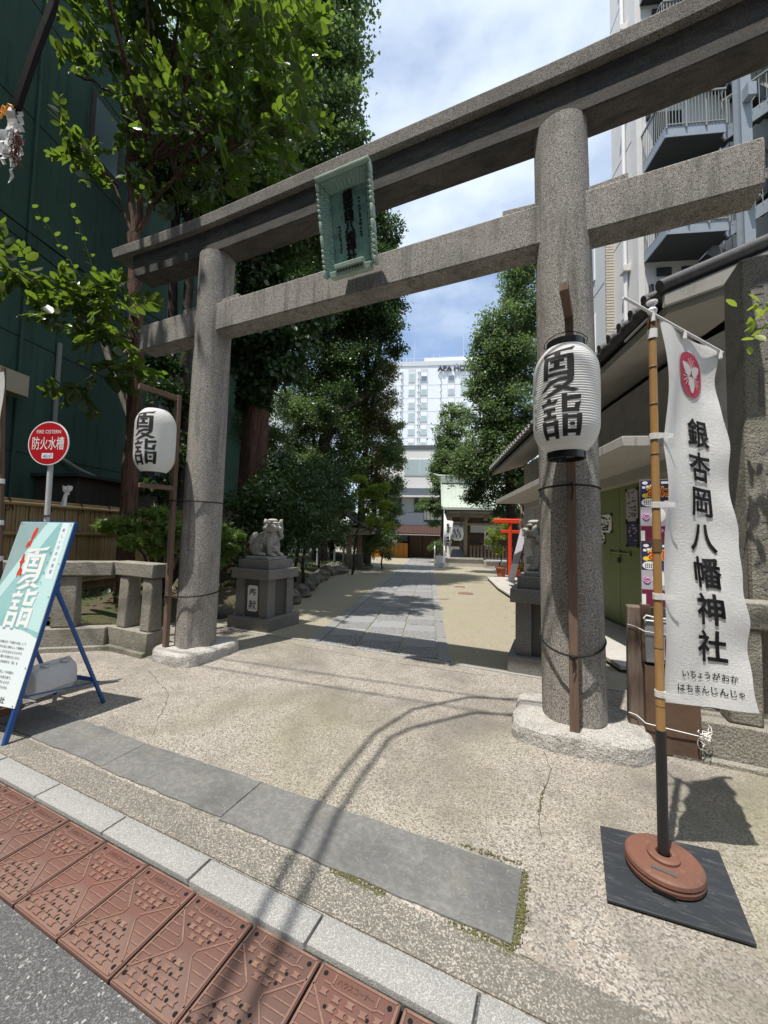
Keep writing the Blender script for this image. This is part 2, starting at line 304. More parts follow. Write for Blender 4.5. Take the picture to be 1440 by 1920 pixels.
dm('board_grey', (.30, .42, .43), .4, [('n', 5, (.22, .36, .37), .45, .7, .6)])
dm('board_beam', (.52, .74, .75), .4)
dm('board_white', (.74, .82, .84), .4)
dm('fish_red', (.60, .05, .03), .45, [('n', 30, (.75, .16, .08), .5, .7, .5)])
dm('teal_ink', (.08, .2, .22), .6)
dm('clear_film', (.20, .21, .22), .15, spec=.6)
dm('yellow_tag', (.75, .40, .06), .7)
dm('dry_brown', (.11, .045, .035), .9, [('r', 1, (.2, .1, .07), .3, 1, .7)])
dm('orange_cord', (.85, .32, .02), .5)
def leafmat(k, base, tr, fac, var, rough=.45, spec=.4):
    M[k] = mat(k, base, rough, [('r', 1, var, .25, 1, .75)], spec=spec, trans=(tr, fac))
leafmat('leaf_big', (.022, .048, .016), (.24, .38, .035), .32, (.085, .105, .022), .30, .55)
leafmat('leaf_ginkgo', (.075, .118, .048), (.17, .27, .07), .42, (.11, .15, .055))
leafmat('leaf_dark', (.035, .066, .024), (.08, .16, .03), .28, (.07, .10, .032), .35)
leafmat('leaf_olive', (.075, .078, .022), (.19, .19, .03), .32, (.12, .085, .03))
leafmat('leaf_mid', (.08, .125, .05), (.19, .29, .08), .42, (.11, .16, .05))
leafmat('leaf_lime', (.15, .21, .035), (.38, .50, .05), .42, (.21, .25, .045))
leafmat('leaf_maple', (.10, .165, .035), (.28, .42, .06), .38, (.17, .24, .06), .5)
leafmat('leaf_ivy', (.033, .066, .025), (.08, .16, .03), .25, (.06, .10, .035), .35, .5)
# ------------------------------------------------------------------ the setting
rnd = random.Random(5)
setting('ground', MB().poly([(-400, -400, -1.6), (400, -400, -1.6), (400, 600, -1.6), (-400, 600, -1.6)]), M['asphalt'])
setting('road', MB().span((-40, -40, -.3), (40, -2.545, 0)), M['asphalt'])
b = MB(); n = 60                                                   # concrete forecourt between kerb and shrine approach
setting('forecourt', b.span((-14, -2.04, -.3), (14, 1.12, -.004)), M['aggregate'])
b = MB()
setting('worn_edge_strip', b.span((-14, -2.035, -.05), (14, -1.87, .0015)), M['aggregate_worn'])
# sloping court beside the path
b = MB(); ys = [1.12, 6, 12, 18, 22, 26.6, 60]
for y0, y1 in zip(ys, ys[1:]):
    b.poly([(-45, y0, gz(0, y0)-.006), (30, y0, gz(0, y0)-.006), (30, y1, gz(0, y1)-.006), (-45, y1, gz(0, y1)-.006)])
setting('court', b, M['court'], smooth=False)
lip = MB().span((-3.2, 1.085, -.05), (3.3, 1.125, .006)); setting('threshold_strip', lip, M['granite_kerb'], bevel=.004)
# kerb stones, 0.6 m each
kerb = setting('kerb', MB().span((-14, -2.17, -.3), (14, -2.045, -.012)), M['asphalt'])
um = unit_mesh('kerb_stone', MB().box((0, 0, 0), (.592, .122, .12)), M['granite_kerb'], .006, 2)
for i in range(-8, 9):
    piece('kerb_stone', um, kerb, Matrix.Translation((.8+i*.603, -2.108+rnd.uniform(-.002, .002), -.052+rnd.uniform(-.002, .002))))
fc_ = bpy.data.objects['forecourt']; b = MB()
def crack(pts, w_, seed):
    r = random.Random(seed); P = []
    for (x0, y0), (x1, y1) in zip(pts, pts[1:]):
        n = max(2, int(math.hypot(x1-x0, y1-y0)/.05)); P += [(x0+(x1-x0)*k/n+r.gauss(0, .006), y0+(y1-y0)*k/n+r.gauss(0, .006)) for k in range(n)]
    for (x0, y0), (x1, y1) in zip(P, P[1:]):
        q = w_*r.uniform(.4, 1.3); b.beam((x0, y0, -.003), (x1, y1, -.003), q, .0016)
crack([(1.86, -1.25), (1.85, -.95), (1.90, -.6), (1.84, -.35)], .004, 1); crack([(1.80, -1.86), (2.1, -1.88), (2.9, -1.95)], .004, 2); crack([(-2.0, -.62), (-1.3, -.9), (-1.0, -1.2), (-.7, -1.5)], .004, 3)
crack([(-1.6, .9), (0, .84), (1.3, .9)], .003, 4); pass
part('crack', b, M['earth'], fc_, kind='stuff')
# red cast-iron gutter covers
gut = setting('gutter', MB().span((-14, -2.545, -.3), (14, -2.175, -.03)), M['charcoal'])
cw, cdp = .296, .352
b = MB().box((0, 0, -.012), (cw, cdp, .024)); plate = unit_mesh('drain_cover', b, M['iron'], .004, 2)
b = MB(); tz = .0035
def rib(x0, y0, x1, y1, wd=.006): b.beam((x0, y0, tz/2), (x1, y1, tz/2), wd, tz)
hx, hy = cw/2-.008, cdp/2-.008
for a in ((-hx, -hy, hx, -hy), (hx, -hy, hx, hy), (hx, hy, -hx, hy), (-hx, hy, -hx, -hy)): rib(*a, .008)
for s in (-1, 1):                                                   # side triangles with hatch bars
    rib(s*hx, .105, s*.035, .01); rib(s*.035, -.01, s*hx, -.125); rib(s*.035, .01, s*.035, -.01, .005)
    for k in range(7):
        yy = .078-k*.029; xi = .035+abs(yy+.005)/.12*.10
        if xi < hx-.02: rib(s*(hx-.004), yy, s*(xi+.012), yy, .004)
def bump_(x, y): b.prism([(x-.014, y-.009, 0), (x-.008, y, 0), (x-.014, y+.009, 0), (x+.014, y+.009, 0), (x+.008, y, 0), (x+.014, y-.009, 0)], (0, 0, .005))
for k in range(5): bump_(-.095+k*.048, .098-.004*(k % 2))
for k in range(4): bump_(-.05+k*.036, .066)
for r_, xs in ((.038, (-.02, .022)), (-.042, (-.03, .012)), (-.072, (-.062, -.012, .04)), (-.102, (-.09, -.04, .012, .062)), (-.13, (-.105, -.055, -.005, .045, .095)), (-.152, (-.08, -.03, .02, .07))):
    for x in xs: bump_(x, r_)
rib(-.11, .125, -.085, .125, .005); rib(.085, .125, .11, .125, .005); rib(-.085, .125, -.072, .118, .005); rib(.085, .125, .072, .118, .005); rib(-.072, .118, .072, .118, .005)
rib(-.078, .128, -.078, .158, .005); rib(.078, .128, .078, .158, .005)
relief = mesh_of(b, 'cover_relief', None, False); relief.materials.append(M['iron_worn'])
b = MB(); text(b, 'ハウスコーナー', lambda x, y: (x, y+.143, .0022), .132, .02, .02)
letters = mesh_of(b, 'cover_lettering', None, False); letters.materials.append(M['iron_worn'])
b = MB()
for x, y in ((-.118, .148), (.118, .148), (-.128, -.138), (.128, -.145)): b.lathe([(.0085, .0006), (.0005, .0008)], (x, y, 0), 12)
for x, y in ((-.072, .066), (.066, .09), (-.03, .036), (.05, .052), (-.008, -.044), (.034, -.05), (-.085, -.078), (-.036, -.08), (.016, -.076), (-.066, -.108), (-.014, -.106), (.038, -.11), (.088, -.108), (-.03, -.134), (.022, -.14), (.07, -.132)):
    b.lathe([(.0066, .0006), (.0005, .0008)], (x, y, 0), 10)
holes = mesh_of(b, 'drain_hole', None, False); holes.materials.append(M['hole'])
for i in range(-6, 9):
    Mx = Matrix.Translation((.42+i*.3052, -2.357, -.004+rnd.uniform(-.0025, .0025))) @ Matrix.Rotation(rnd.uniform(-.004, .004), 4, 'Z')
    c = piece('drain_cover', plate, gut, Mx)
    piece('cover_relief', relief, c, Mx); piece('cover_lettering', letters, c, Mx); piece('drain_hole', holes, c, Mx)
# dark threshold slabs set in the forecourt
strip = setting('slab_strip', MB().span((-4, -1.855, -.2), (1.8, -1.53, -.02)), M['earth'])
def slab(x0, x1, ya0, ya1, yb0, yb1, seed):
    r = random.Random(seed); top = []; bot = []; n = 16
    for k in range(n+1):
        t = k/n; x = x0+(x1-x0)*t
        top.append((x+r.uniform(-.006, .006), ya0+(ya1-ya0)*t+r.uniform(-.005, .005), 0)); bot.append((x+r.uniform(-.006, .006), yb0+(yb1-yb0)*t+r.uniform(-.006, .006), 0))
    P = bot+top[::-1]; mb = MB().prism([(a, c_, -.05) for a, c_, _ in P], (0, 0, .0545)); return mb
for k, (x0, x1, s_) in enumerate(((-2.7, -1.715, 1), (-1.705, -.685, 2), (-.675, .325, 3), (.335, 1.79, 4))):
    ya = -1.545+.055*max(0, (x0+.7)/2.5); yb = -1.545+.055*max(0, (x1+.7)/2.5)
    part('threshold_slab', slab(x0, x1, ya, yb, -1.85, -1.84, s_), M['slate'], strip, bevel=.004, smooth=False)
# moss along slab joints
b = MB()
def mossline(pts, n, sp, rs=(.003, .009), seed=1):
    r = random.Random(seed)
    for _ in range(int(n*2)):
        i = r.randrange(len(pts)-1); t = r.random(); p = Vector(pts[i]).lerp(Vector(pts[i+1]), t)
        s = r.uniform(*rs)*.45; b.ell((p.x+r.gauss(0, sp), p.y+r.gauss(0, sp), p.z+.001), (s*r.uniform(.6, 1.9), s*r.uniform(.6, 1.9), s*.55), 5, 3)
mossline([(1.8, -1.5, 0), (1.8, -1.62, 0), (1.81, -1.72, 0), (1.79, -1.85, 0)], 300, .011, seed=2)
mossline([(1.79, -1.865, 0), (1.55, -1.862, 0)], 130, .012, seed=3)
mossline([(1.28, -1.862, 0), (1.02, -1.858, 0)], 170, .009, seed=4)
mossline([(.33, -1.53, 0), (.34, -1.72, 0), (.35, -1.84, 0)], 90, .005, seed=5)
mossline([(1.5, -1.47, 0), (1.8, -1.455, 0)], 50, .008, seed=6)
mossline([(-.68, -1.55, 0), (-.67, -1.7, 0)], 20, .004, seed=7)
mossline([(1.84, -1.1, 0), (1.87, -.8, 0)], 25, .004, seed=8)
part('moss', b, M['moss'], strip, kind='stuff')
# shrine approach: border stones and three columns of paving stones
path = setting('path', MB(lambda q, s: PG(q, s, -.03)).add([], []), M['earth'])
b = MB()
for k in range(12):
    s1 = 1.2+(k+1)*3
    def at(q, s): s = max(s, (1.128-q*QY)/QX); return PG(q, s, -.03)
    b.poly([at(-.825, s1-3), at(1.11, s1-3), at(1.11, s1), at(-.825, s1)])
bpy.data.objects.remove(path); path = setting('path', b, M['earth'])
us = unit_mesh('paving_stone', MB().box((0, 0, 0), (1, 1, .1)), M['pave_smooth'], .012, 1)
ur = unit_mesh('paving_stone', MB().box((0, 0, 0), (1, 1, .1)), M['pave_rough'], .012, 1)
ub = unit_mesh('border_stone', MB().box((0, 0, 0), (1, 1, .1)), M['pave_smooth'], .01, 1)
sl_ = math.atan(.0293*.953)
def lay(name, me, q0, q1, s0, s1, dz=0):
    c = PG((q0+q1)/2, (s0+s1)/2, -.042+dz)
    Mx = Matrix.Translation(c) @ Matrix.Rotation(ANG, 4, 'Z') @ Matrix.Rotation(-sl_, 4, 'X') @ Matrix.Diagonal((q1-q0, s1-s0, 1, 1))
    return piece(name, me, path, Mx)
def start(q): return (1.13+q*-.0)/1    # stones begin at the threshold line
for ci, (q0, q1) in enumerate(((-.635, -.115), (-.103, .458), (.47, .957))):
    qm = (q0+q1)/2; s = (1.14-qm*QY)/QX; k = ci
    while s < 33:
        ln = rnd.choice((.42, .5, .58, .5)) if k % 2 else rnd.choice((.46, .55, .62))
        lay('paving_stone', ur if (k+ci) % 2 == 0 else us, q0+rnd.uniform(-.004, .008), q1-rnd.uniform(-.004, .008), s+.007, s+ln-.007, rnd.uniform(-.003, .003)); s += ln; k += 1
for q0, q1 in ((-.82, -.645), (.965, 1.105)):
    s = (1.14-(q0+q1)/2*QY)/QX
    while s < 33: lay('border_stone', ub, q0, q1, s+.004, s+1.196, rnd.uniform(-.002, .002)); s += 1.2
b = MB()
for q in (-.109, .464):
    mossline([PG(q, 1.35 if q < 0 else 1.15, -.008), PG(q, 2, -.008), PG(q, 3.2, -.008), PG(q, 5, -.008)], 110, .006, (.004, .01), int(q*50)+60)
part('moss', b, M['moss'], path, kind='stuff')
# raised planting bed on the left, behind the stone fence
b = MB(lambda q, s, z: PF(q, s, z)); nq, ns = 16, 30; rb = random.Random(9); gv = []
def qedge(s): return -3.05 if s < 2.0 else (-2.15 if s > 4.2 else -3.05+(s-2.0)/2.2*.9) if s < 4.2 else -2.15-min(1.35, (s-4.2)*.12)
for i in range(ns+1):
    s = .25+i*26/ns
    for j in range(nq+1):
        t = j/nq; q0 = qedge(s)-.12; q = q0+(-9.5-q0)*t
        q = q; se = max(s, 1.0+(max(-6.5, min(q, -3.06))+3.06)*.355); p = PF(q, se); h = .16+.34*min(1, t*3.2)+rb.uniform(-.04, .04)
        if j == 0: h = -.1
        gv.append((q, se, gz(p.x, p.y)*.8+h))
b.add(gv, [(i*(nq+1)+j, (i+1)*(nq+1)+j, (i+1)*(nq+1)+j+1, i*(nq+1)+j+1) for i in range(ns) for j in range(nq)])
setting('planting_bed', b, M['earth'])
# walkway along the storehouse
b = MB(lambda q, s, z: PF(q, s, z)); setting('walkway', b.prism([(3.0, .9, 0.012), (3.02, 5.5, -.09), (3.05, 9.0, -.19), (3.32, 13.2, -.30), (6, 13.2, -.3), (6, .9, .012)], (0, 0, .05)), M['slab'], bevel=.006)
mh = lone('manhole_cover', MB().lathe([(.22, 0), (.22, .012), (.2, .016), (.0, .016)], tuple(PG(1.92, 7.72, -.004)), 28), M['iron_worn'], 'round rusty brown manhole cover in the sandy court right of the path', 'manhole cover')
sq = lone('inspection_cover', MB(lambda q, s, z: PG(q, s, z)).box((1.9, 9.6, .001), (.34, .3, .012)), M['iron_worn'], 'small square drain lid beyond the round manhole cover', 'drain cover')
# ------------------------------------------------------------------ torii
to = thing('torii', 'large grey granite torii gate with green bronze plaque over the shrine entrance', 'torii gate', (0, 0, 0))
S_, LE, RB, RT, ZB, ZT = 2.058, .08, .229, .2065, .13, 4.92
for sx in (-1, 1):
    part('pillar', MB().tube([(sx*(S_-LE*t), 0, ZB+(ZT-ZB)*t) for t in (0, .25, .5, .75, 1)], [RB+(RT-RB)*t for t in (0, .25, .5, .75, 1)], 48), M['granite'], to)
N0, N1 = 3.915, 4.255
part('tie_beam', MB().span((-3.245, -.121, N0), (3.245, .121, N1)), M['granite'], to, bevel=.012)
for sx in (-1, 1):
    for d in (-1, 1):
        xi = S_-.07+d*.195; xo = S_-.07+d*.47
        a = [(sx*xi, -.085, N1-.02), (sx*xo, -.085, N1-.02), (sx*xo, -.085, N1+.075), (sx*xi, -.085, N1+.055)]
        part('wedge', MB().prism(a, (0, .17, 0)), M['granite'], to, bevel=.008)
def sori(x): t = max(0, abs(x)-1.6)/2.1; return .10*t*t
def beamloft(prof, hl, n=28, cut=.0):
    mb = MB(); rings = []
    for k in range(n+1):
        x = -hl+2*hl*k/n; rings.append([Vector((x+(cut*(z-4.9)*(1 if x > 0 else -1) if k in (0, n) else 0), y, z+sori(x))) for y, z in prof])
    return mb.loft(rings)
part('lower_lintel', beamloft([(-.132, 4.915), (.132, 4.915), (.145, 5.22), (-.145, 5.22)], 3.42, cut=.12), M['granite_dark_shade'], to, bevel=.01)  # darker than the upper lintel: shade beneath it is painted in
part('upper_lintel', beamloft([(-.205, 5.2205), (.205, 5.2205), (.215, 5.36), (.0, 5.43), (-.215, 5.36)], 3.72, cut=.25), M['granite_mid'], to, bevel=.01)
def blob_stone(name, cx_, cy_, wx, wy, h, seed, m, label):
    r = random.Random(seed); mb = MB(); n = 40; rings = []
    for z, k in ((-.08, 1.0), (h*.45, 1.0), (h*.8, .975), (h*.97, .925), (h, .86), (h*1.0, .4)):
        ring = []
        for i in range(n):
            a = 2*math.pi*i/n; c_, s_ = math.cos(a), math.sin(a); e = 4.5
            rr = (abs(c_)**e+abs(s_)**e)**(-1/e); wob = 1+.03*math.sin(3*a+seed)+.02*math.sin(5*a+2*seed)+.014*math.sin(13*a+seed)+r.uniform(-.012, .012)
            ring.append((cx_+wx*rr*c_*k*wob, cy_+wy*rr*s_*k*wob, z+(.007*math.sin(4*a+seed)+r.uniform(-.004, .004) if z > .05 else 0)))
        rings.append(ring)
    mb.loft([[Vector(p) for p in q] for q in rings])
    return lone(name, mb, m, label, 'foundation stone', ang=24, bevel=.006)
blob_stone('foundation_stone', 2.08, .0, .47, .37, .13, 1.3, M['granite_pale'], 'rounded pale foundation stone under the right torii pillar')
blob_stone('foundation_stone', -2.03, .0, .36, .42, .13, 4.1, M['granite_pale'], 'chipped pale foundation stone under the left torii pillar')
# bronze plaque, leaning forward between the beams
pq = thing('plaque', 'green bronze shrine name plaque with ornate frame hung on the torii beams', 'plaque', (.13, -.18, 3.99))
tl = R(-13)                              # leans out at the top
def PL(x, z, d=0): z = z*.86; x = x*.92; return Vector((.13+x, -.19-d*math.cos(tl)+z*math.sin(tl), 4.055+d*math.sin(tl)+z*math.cos(tl)))
W0, H0 = .30, .98
b = MB(); P = lambda x, z, d=0: tuple(PL(x, z, d))
def pbox(mb, x0, x1, z0, z1, d0, d1): mb.add([PL(x, z, d) for x in (x0, x1) for d in (d0, d1) for z in (z0, z1)], [(0, 1, 3, 2), (4, 6, 7, 5), (0, 4, 5, 1), (2, 3, 7, 6), (0, 2, 6, 4), (1, 5, 7, 3)])
pbox(b, -.205, .205, .09, .86, .0, .035); part('field', b, M['copper'], pq, bevel=.004)
b = MB()
for sx in (-1, 1):                       # flared side boards
    b.add([PL(sx*.21, .06, .03), PL(sx*.21, .86, .03), PL(sx*.285, .98, .115), PL(sx*.285, -.02, .115), PL(sx*.21, .06, .0), PL(sx*.21, .86, .0), PL(sx*.30, .98, .09), PL(sx*.30, -.02, .09)], [(0, 1, 2, 3), (4, 7, 6, 5), (0, 3, 7, 4), (1, 5, 6, 2), (0, 4, 5, 1), (3, 2, 6, 7)])
b.add([PL(-.21, .86, .03), PL(.21, .86, .03), PL(.285, .98, .115), PL(-.285, .98, .115), PL(-.21, .86, 0), PL(.21, .86, 0), PL(.30, .98, .09), PL(-.30, .98, .09)], [(0, 1, 2, 3), (4, 7, 6, 5), (0, 3, 7, 4), (1, 5, 6, 2), (0, 4, 5, 1), (3, 2, 6, 7)])
part('flared_frame', b, M['copper'], pq, bevel=.003, smooth=False)
for sx in (-1, 1):
    z = -.02; b = MB()
    for k, hgt in enumerate((.09, .05, .045, .06, .05, .14, .14, .06, .05, .045, .06, .05, .1)):
        pbox(b, sx*.283, sx*.318, z+.003, z+hgt-.003, .07, .135); z += hgt*1.06
    part('scalloped_rim', b, M['copper_pale'], pq, bevel=.012)
b = MB(); pbox(b, -.31, .31, .975, 1.01, .07, .15); part('top_rail', b, M['copper_pale'], pq, bevel=.008)
b = MB(); pbox(b, -.17, .17, .035, .085, .03, .14); pbox(b, -.24, .24, -.035, .03, .04, .12); part('sill', b, M['copper_pale'], pq, bevel=.006)
b = MB()
for k in range(9): pbox(b, -.14+k*.034, -.122+k*.034, .0, .018, .125, .128)
part('sill_marks', b, M['verdigris_black'], pq, kind='stuff')
b = MB(); vtext(b, '銀杏岡八幡神社', lambda x, y: PL(x, y, .043), 0, .79, .104, .125, .018); part('lettering', b, M['verdigris_black'], pq, solid=.014)
b = MB(); r5 = random.Random(3)
for cxx, z0, z1 in ((-.125, .25, .54), (.125, .36, .76)):
    z = z0
    while z < z1:
        for _ in range(4):
            a = r5.uniform(-.016, .016); c_ = r5.uniform(-.012, .012); L_ = r5.uniform(.012, .03)
            if r5.random() < .55: pbox(b, cxx+a*.3-L_/2, cxx+a*.3+L_/2, z+c_, z+c_+.005, .034, .041)
            else: pbox(b, cxx+a-.0025, cxx+a+.0025, z+c_-L_/3, z+c_+L_/3, .034, .041)
        z += .037
part('side_characters', b, M['verdigris_black'], pq, kind='stuff')
b = MB()                                 # arabesque relief on the flared boards
for sx in (-1, 1):
    for k in range(15):
        for col in (0, 1):
            u = .28+.42*col; z = .05+k*.058+.026*col
            zz0 = .06+(z-.06)*1.0; x = sx*(.21+.075*u); d = .03+.085*u+.004; rr = .022; pts = []
            for a in range(9):
                th = a/8*2*math.pi*1.15*(1 if (k+col) % 2 else -1)+k; q = rr*(1-.55*a/8); dx = q*math.cos(th); pts.append(PL(x+sx*dx*.7, zz0+q*math.sin(th), d+dx*.7))
            b.tube(pts, .0045, 5)
for k in range(20):
    x = -.15+k*.0158; b.tube([PL(x*1.3, .865, .038), PL(x*1.5+.004*math.sin(k*3), .91, .07), PL(x*1.7, .96, .105)], .006, 5)
part('arabesque_relief', b, M['copper_pale'], pq, kind='stuff')
# ------------------------------------------------------------------ stylised characters (summer shrine visit) as stroke polygons, x right / y down, about 44 x 106
def frame(x0, y0, x1, y1, a, b_, c_, d): # ring: left, top, right, bottom thickness
    return [[(x0, y0), (x0+a, y0), (x0+a, y1), (x0, y1)], [(x1-c_, y0), (x1, y0), (x1, y1), (x1-c_, y1)], [(x0+a, y0+.8), (x1-c_, y0+.8), (x1-c_, y0+b_), (x0+a, y0+b_)], [(x0+a, y1-d-3), (x1-c_, y1-d-3), (x1-c_, y1-3), (x0+a, y1-3)]]
STY = [[(0, 7), (2, 11.5), (11, 9), (22, 7.5), (35, 6.5), (40, 1), (27, 4), (12, 5.5)], [(15, 7.5), (22, 7), (22, 13), (15, 13)],
 *frame(3, 11.5, 36, 39, 6, 5, 7, 4), [(11, 17), (26, 17), (26, 20.5), (11, 20.5)], [(15.5, 20.5), (21.5, 20.5), (21.5, 25.5), (15.5, 25.5)], [(10, 25.5), (27, 25.5), (27, 29), (10, 29)],
 [(10, 41), (20, 38.5), (33, 38), (36, 40.5), (30, 42.5), (20, 42.5), (12, 46), (6, 51), (0, 52.5), (5, 47)], [(30, 42.5), (36, 40.5), (34, 45), (24, 53), (12, 58.5), (2, 59), (10, 54.5), (22, 49)], [(14, 47), (22, 46.5), (32, 50.5), (41, 53.5), (35, 56), (26, 53), (17, 49.5)],
 [(0, 65), (2, 70), (8, 67.5), (17, 68), (20, 62.5), (13, 64.5), (12, 61), (8, 60.5), (7, 64)], [(3, 72), (17, 72), (17, 75.6), (3, 75.6)], [(7.5, 75.6), (12.5, 75.6), (12.5, 80.5), (7.5, 80.5)], [(3, 80.5), (18, 80.5), (18, 84.3), (3, 84.3)],
 *frame(1.5, 86.5, 20, 106, 5, 5, 5, 4),
 [(23.5, 57.5), (29, 57.5), (29, 73.5), (41, 73.5), (41, 78), (23.5, 78)], [(29, 61), (43, 59), (42.5, 64), (29, 65.5)], [(37, 68.5), (43, 66.5), (41, 73.5), (36, 73.5)],
 *frame(24, 80.5, 44, 104, 5.5, 5, 5.5, 4), [(31.5, 89.5), (36.5, 89.5), (36.5, 93), (31.5, 93)]]
def lantern(xc, yc, zc, yaw, label, sfx):
    t = thing('paper_lantern', label, 'lantern', (xc, yc, zc), 0, 'paper lanterns on the torii posts')
    RR, H = .206, .358
    def rad(z):
        u = abs(z)/H
        return RR*(1-.42*max(0, (u-.45)/.55)**2.4)*(1-.02*u)
    prof = []; N = 44
    for k in range(N*4+1):
        z = -H+2*H*k/(N*4); prof.append((rad(z)+.0042*(abs(math.sin(math.pi*k/4))), z))
    part('paper_body', MB().lathe(prof, (xc, yc, zc), 56, cap=False), M['paper'], t, ang=180)
    ro = rad(H)
    part('top_ring', MB().lathe([(ro-.02, H-.01), (ro+.004, H-.005), (ro+.004, H+.046), (ro-.006, H+.048), (ro-.012, H+.015)], (xc, yc, zc), 36), M['lacquer'], t)
    part('bottom_ring', MB().lathe([(ro-.02, -H+.01), (ro+.004, -H+.005), (ro+.004, -H-.042), (ro-.008, -H-.044), (ro-.014, -H-.01)], (xc, yc, zc), 36), M['lacquer'], t)
    pts = [(xc+(ro+.012)*math.cos(a)*(1.12 if 0 < k < 8 else 1), yc, zc+H+.02+.11*math.sin(a)) for k, a in enumerate([math.pi*k/8 for k in range(9)])]
    part('handle', MB().tube(pts, .003, 6), M['wire'], t)
    V, Fc = dense([[(x/100*.575, -y/100*.575) for x, y in p] for p in STY], .018)
    def onl(x, y, off=.0052):
        a = yaw+x/RR; r = rad(y)+off; return Vector((xc+r*math.sin(a), yc-r*math.cos(a), zc+y))
    b = MB(); b.add([onl(x-.135, y+.315) for x, y in V], Fc); part('lettering', b, M['ink'], t)
    b = MB(); vtext(b, 'なつもうで', lambda x, y: onl(x, y), -.2, .05, .062, .042, 0, .02); part('small_lettering', b, M['ink'], t)
    return t
def lantern_post(xp, yp, xbar, ybar, zt, label, lean=0):
    t = thing('lantern_post', label, 'post', (xp, yp, 0), 0, 'wooden lantern posts tied to the torii')
    part('post', MB().beam((xp+lean, yp, .135), (xp, yp, zt), .06, .05, (0, 1, 0)), M['wood'], t, bevel=.003)
    part('upper_arm', MB().beam((xp, yp+.02, zt-.04), (xbar, ybar, zt-.02), .055, .06), M['wood'], t, bevel=.003)
    part('lower_arm', MB().beam((xp+.02, yp-.03, zt-1.12), (xbar+.02, ybar+.05, zt-1.12), .055, .05), M['wood'], t, bevel=.003)
    return t
lantern_post(-2.20, -.285, -2.30, -.70, 3.1, 'brown wooden post with two arms tied to the left torii pillar')
lantern(-2.235, -.52, 2.49, .48, 'white paper lantern hanging between two wooden arms left of the left pillar', 'l')
lantern_post(2.03, -.30, 1.99, -.66, 3.2, 'brown wooden post tied upright in front of the right torii pillar', .02)
lantern(2.0, -.56, 2.425, -.13, 'large white paper lantern in front of the right torii pillar', 'r')
def ropering(cx_, r, z, sag, xp, yp, label):
    pts = []
    for k in range(33):
        a = 2*math.pi*k/32; c_, s_ = math.cos(a), math.sin(a); x = cx_+r*c_; y = r*s_
        f = max(0, -s_)**2.2; x = x+(xp-cx_)*f*.8*(1 if abs(c_) < .5 else .3); y = y-(abs(yp)-r)*f
        pts.append((x, y, z+sag*-s_))
    mb = MB().tube(pts, .0075, 7); mb.tube([(xp+.012, yp-.012, z+sag), (xp+.018, yp-.02, z+sag-.05), (xp+.008, yp-.016, z+sag-.11)], .005, 6)
    mb.ell((xp+.01, yp-.015, z+sag), (.016, .014, .014), 8, 6)
    return lone('binding_rope', mb, M['rope'], label, 'rope', 'black ropes round the torii pillars')
ropering(2.058-.03, .222, 1.88, 0, 2.03, -.33, 'upper black rope tying the lantern post to the right pillar')
ropering(2.055-.01, .232, .72, -.06, 2.035, -.33, 'lower black rope tying the lantern post to the right pillar')
ropering(-2.03, .222, 1.83, 0, -2.2, -.315, 'upper black rope tying the lantern post to the left pillar')
ropering(-2.05, .232, .74, -.02, -2.2, -.315, 'lower black rope tying the lantern post to the left pillar')
# ------------------------------------------------------------------ guardian lions on pedestals
def pedestal(x0, x1, y0, y1, label, text_face):
    t = thing('pedestal', label, 'pedestal', ((x0+x1)/2, (y0+y1)/2, 0), 0, 'granite pedestals of the guardian lions')
    g0 = gz(0, y0)-.05; cxx, cyy = (x0+x1)/2, (y0+y1)/2; wx, wy = x1-x0, y1-y0
    def blk(name, k, z0, z1, m='granite_base', bv=.006): return part(name, MB().span((cxx-wx/2*k, cyy-wy/2*k, z0), (cxx+wx/2*k, cyy+wy/2*k, z1)), M[m], t, bevel=bv)
    blk('plinth', 1.0, g0, .165)
    for sx in (-1, 1):
        for sy in (-1, 1):
            X = cxx+sx*(wx/2*.8-.085); Y = cyy+sy*(wy/2*.8-.085)
            part('corner_post', MB().span((X-.085, Y-.085, .1655), (X+.085, Y+.085, .7545)), M['granite_base'], t, bevel=.004)
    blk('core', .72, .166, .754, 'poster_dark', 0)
    blk('cap_slab', .94, .755, .905); blk('upper_block', .76, .9055, 1.045); blk('statue_base', .58, 1.0455, 1.095, 'stone_statue', .008)
    if text_face:
        yf = cyy-wy/2*.72-.006; pw, ph = .10, .20; zc = .45; c_ = .025
        oct_ = [(-pw+c_, -ph), (pw-c_, -ph), (pw, -ph+c_), (pw, ph-c_), (pw-c_, ph), (-pw+c_, ph), (-pw, ph-c_), (-pw, -ph+c_)]
        p_ = part('inscription_panel', MB().prism([(cxx+a, yf, zc+b_) for a, b_ in oct_], (0, .006, 0)), M['white_paint'], t)
        b = MB(); vtext(b, '奉献', lambda x, y: (cxx+x, yf-.0015, zc+y), 0, .085, .185, .165, .006); part('lettering', b, M['ink'], p_)
    return t
pedestal(-2.79, -1.99, 1.20, 1.98, 'grey granite pedestal with white inscription panel left of the path', True)
pedestal(1.43, 2.21, 1.17, 1.95, 'grey granite pedestal half hidden behind the right torii pillar', False)
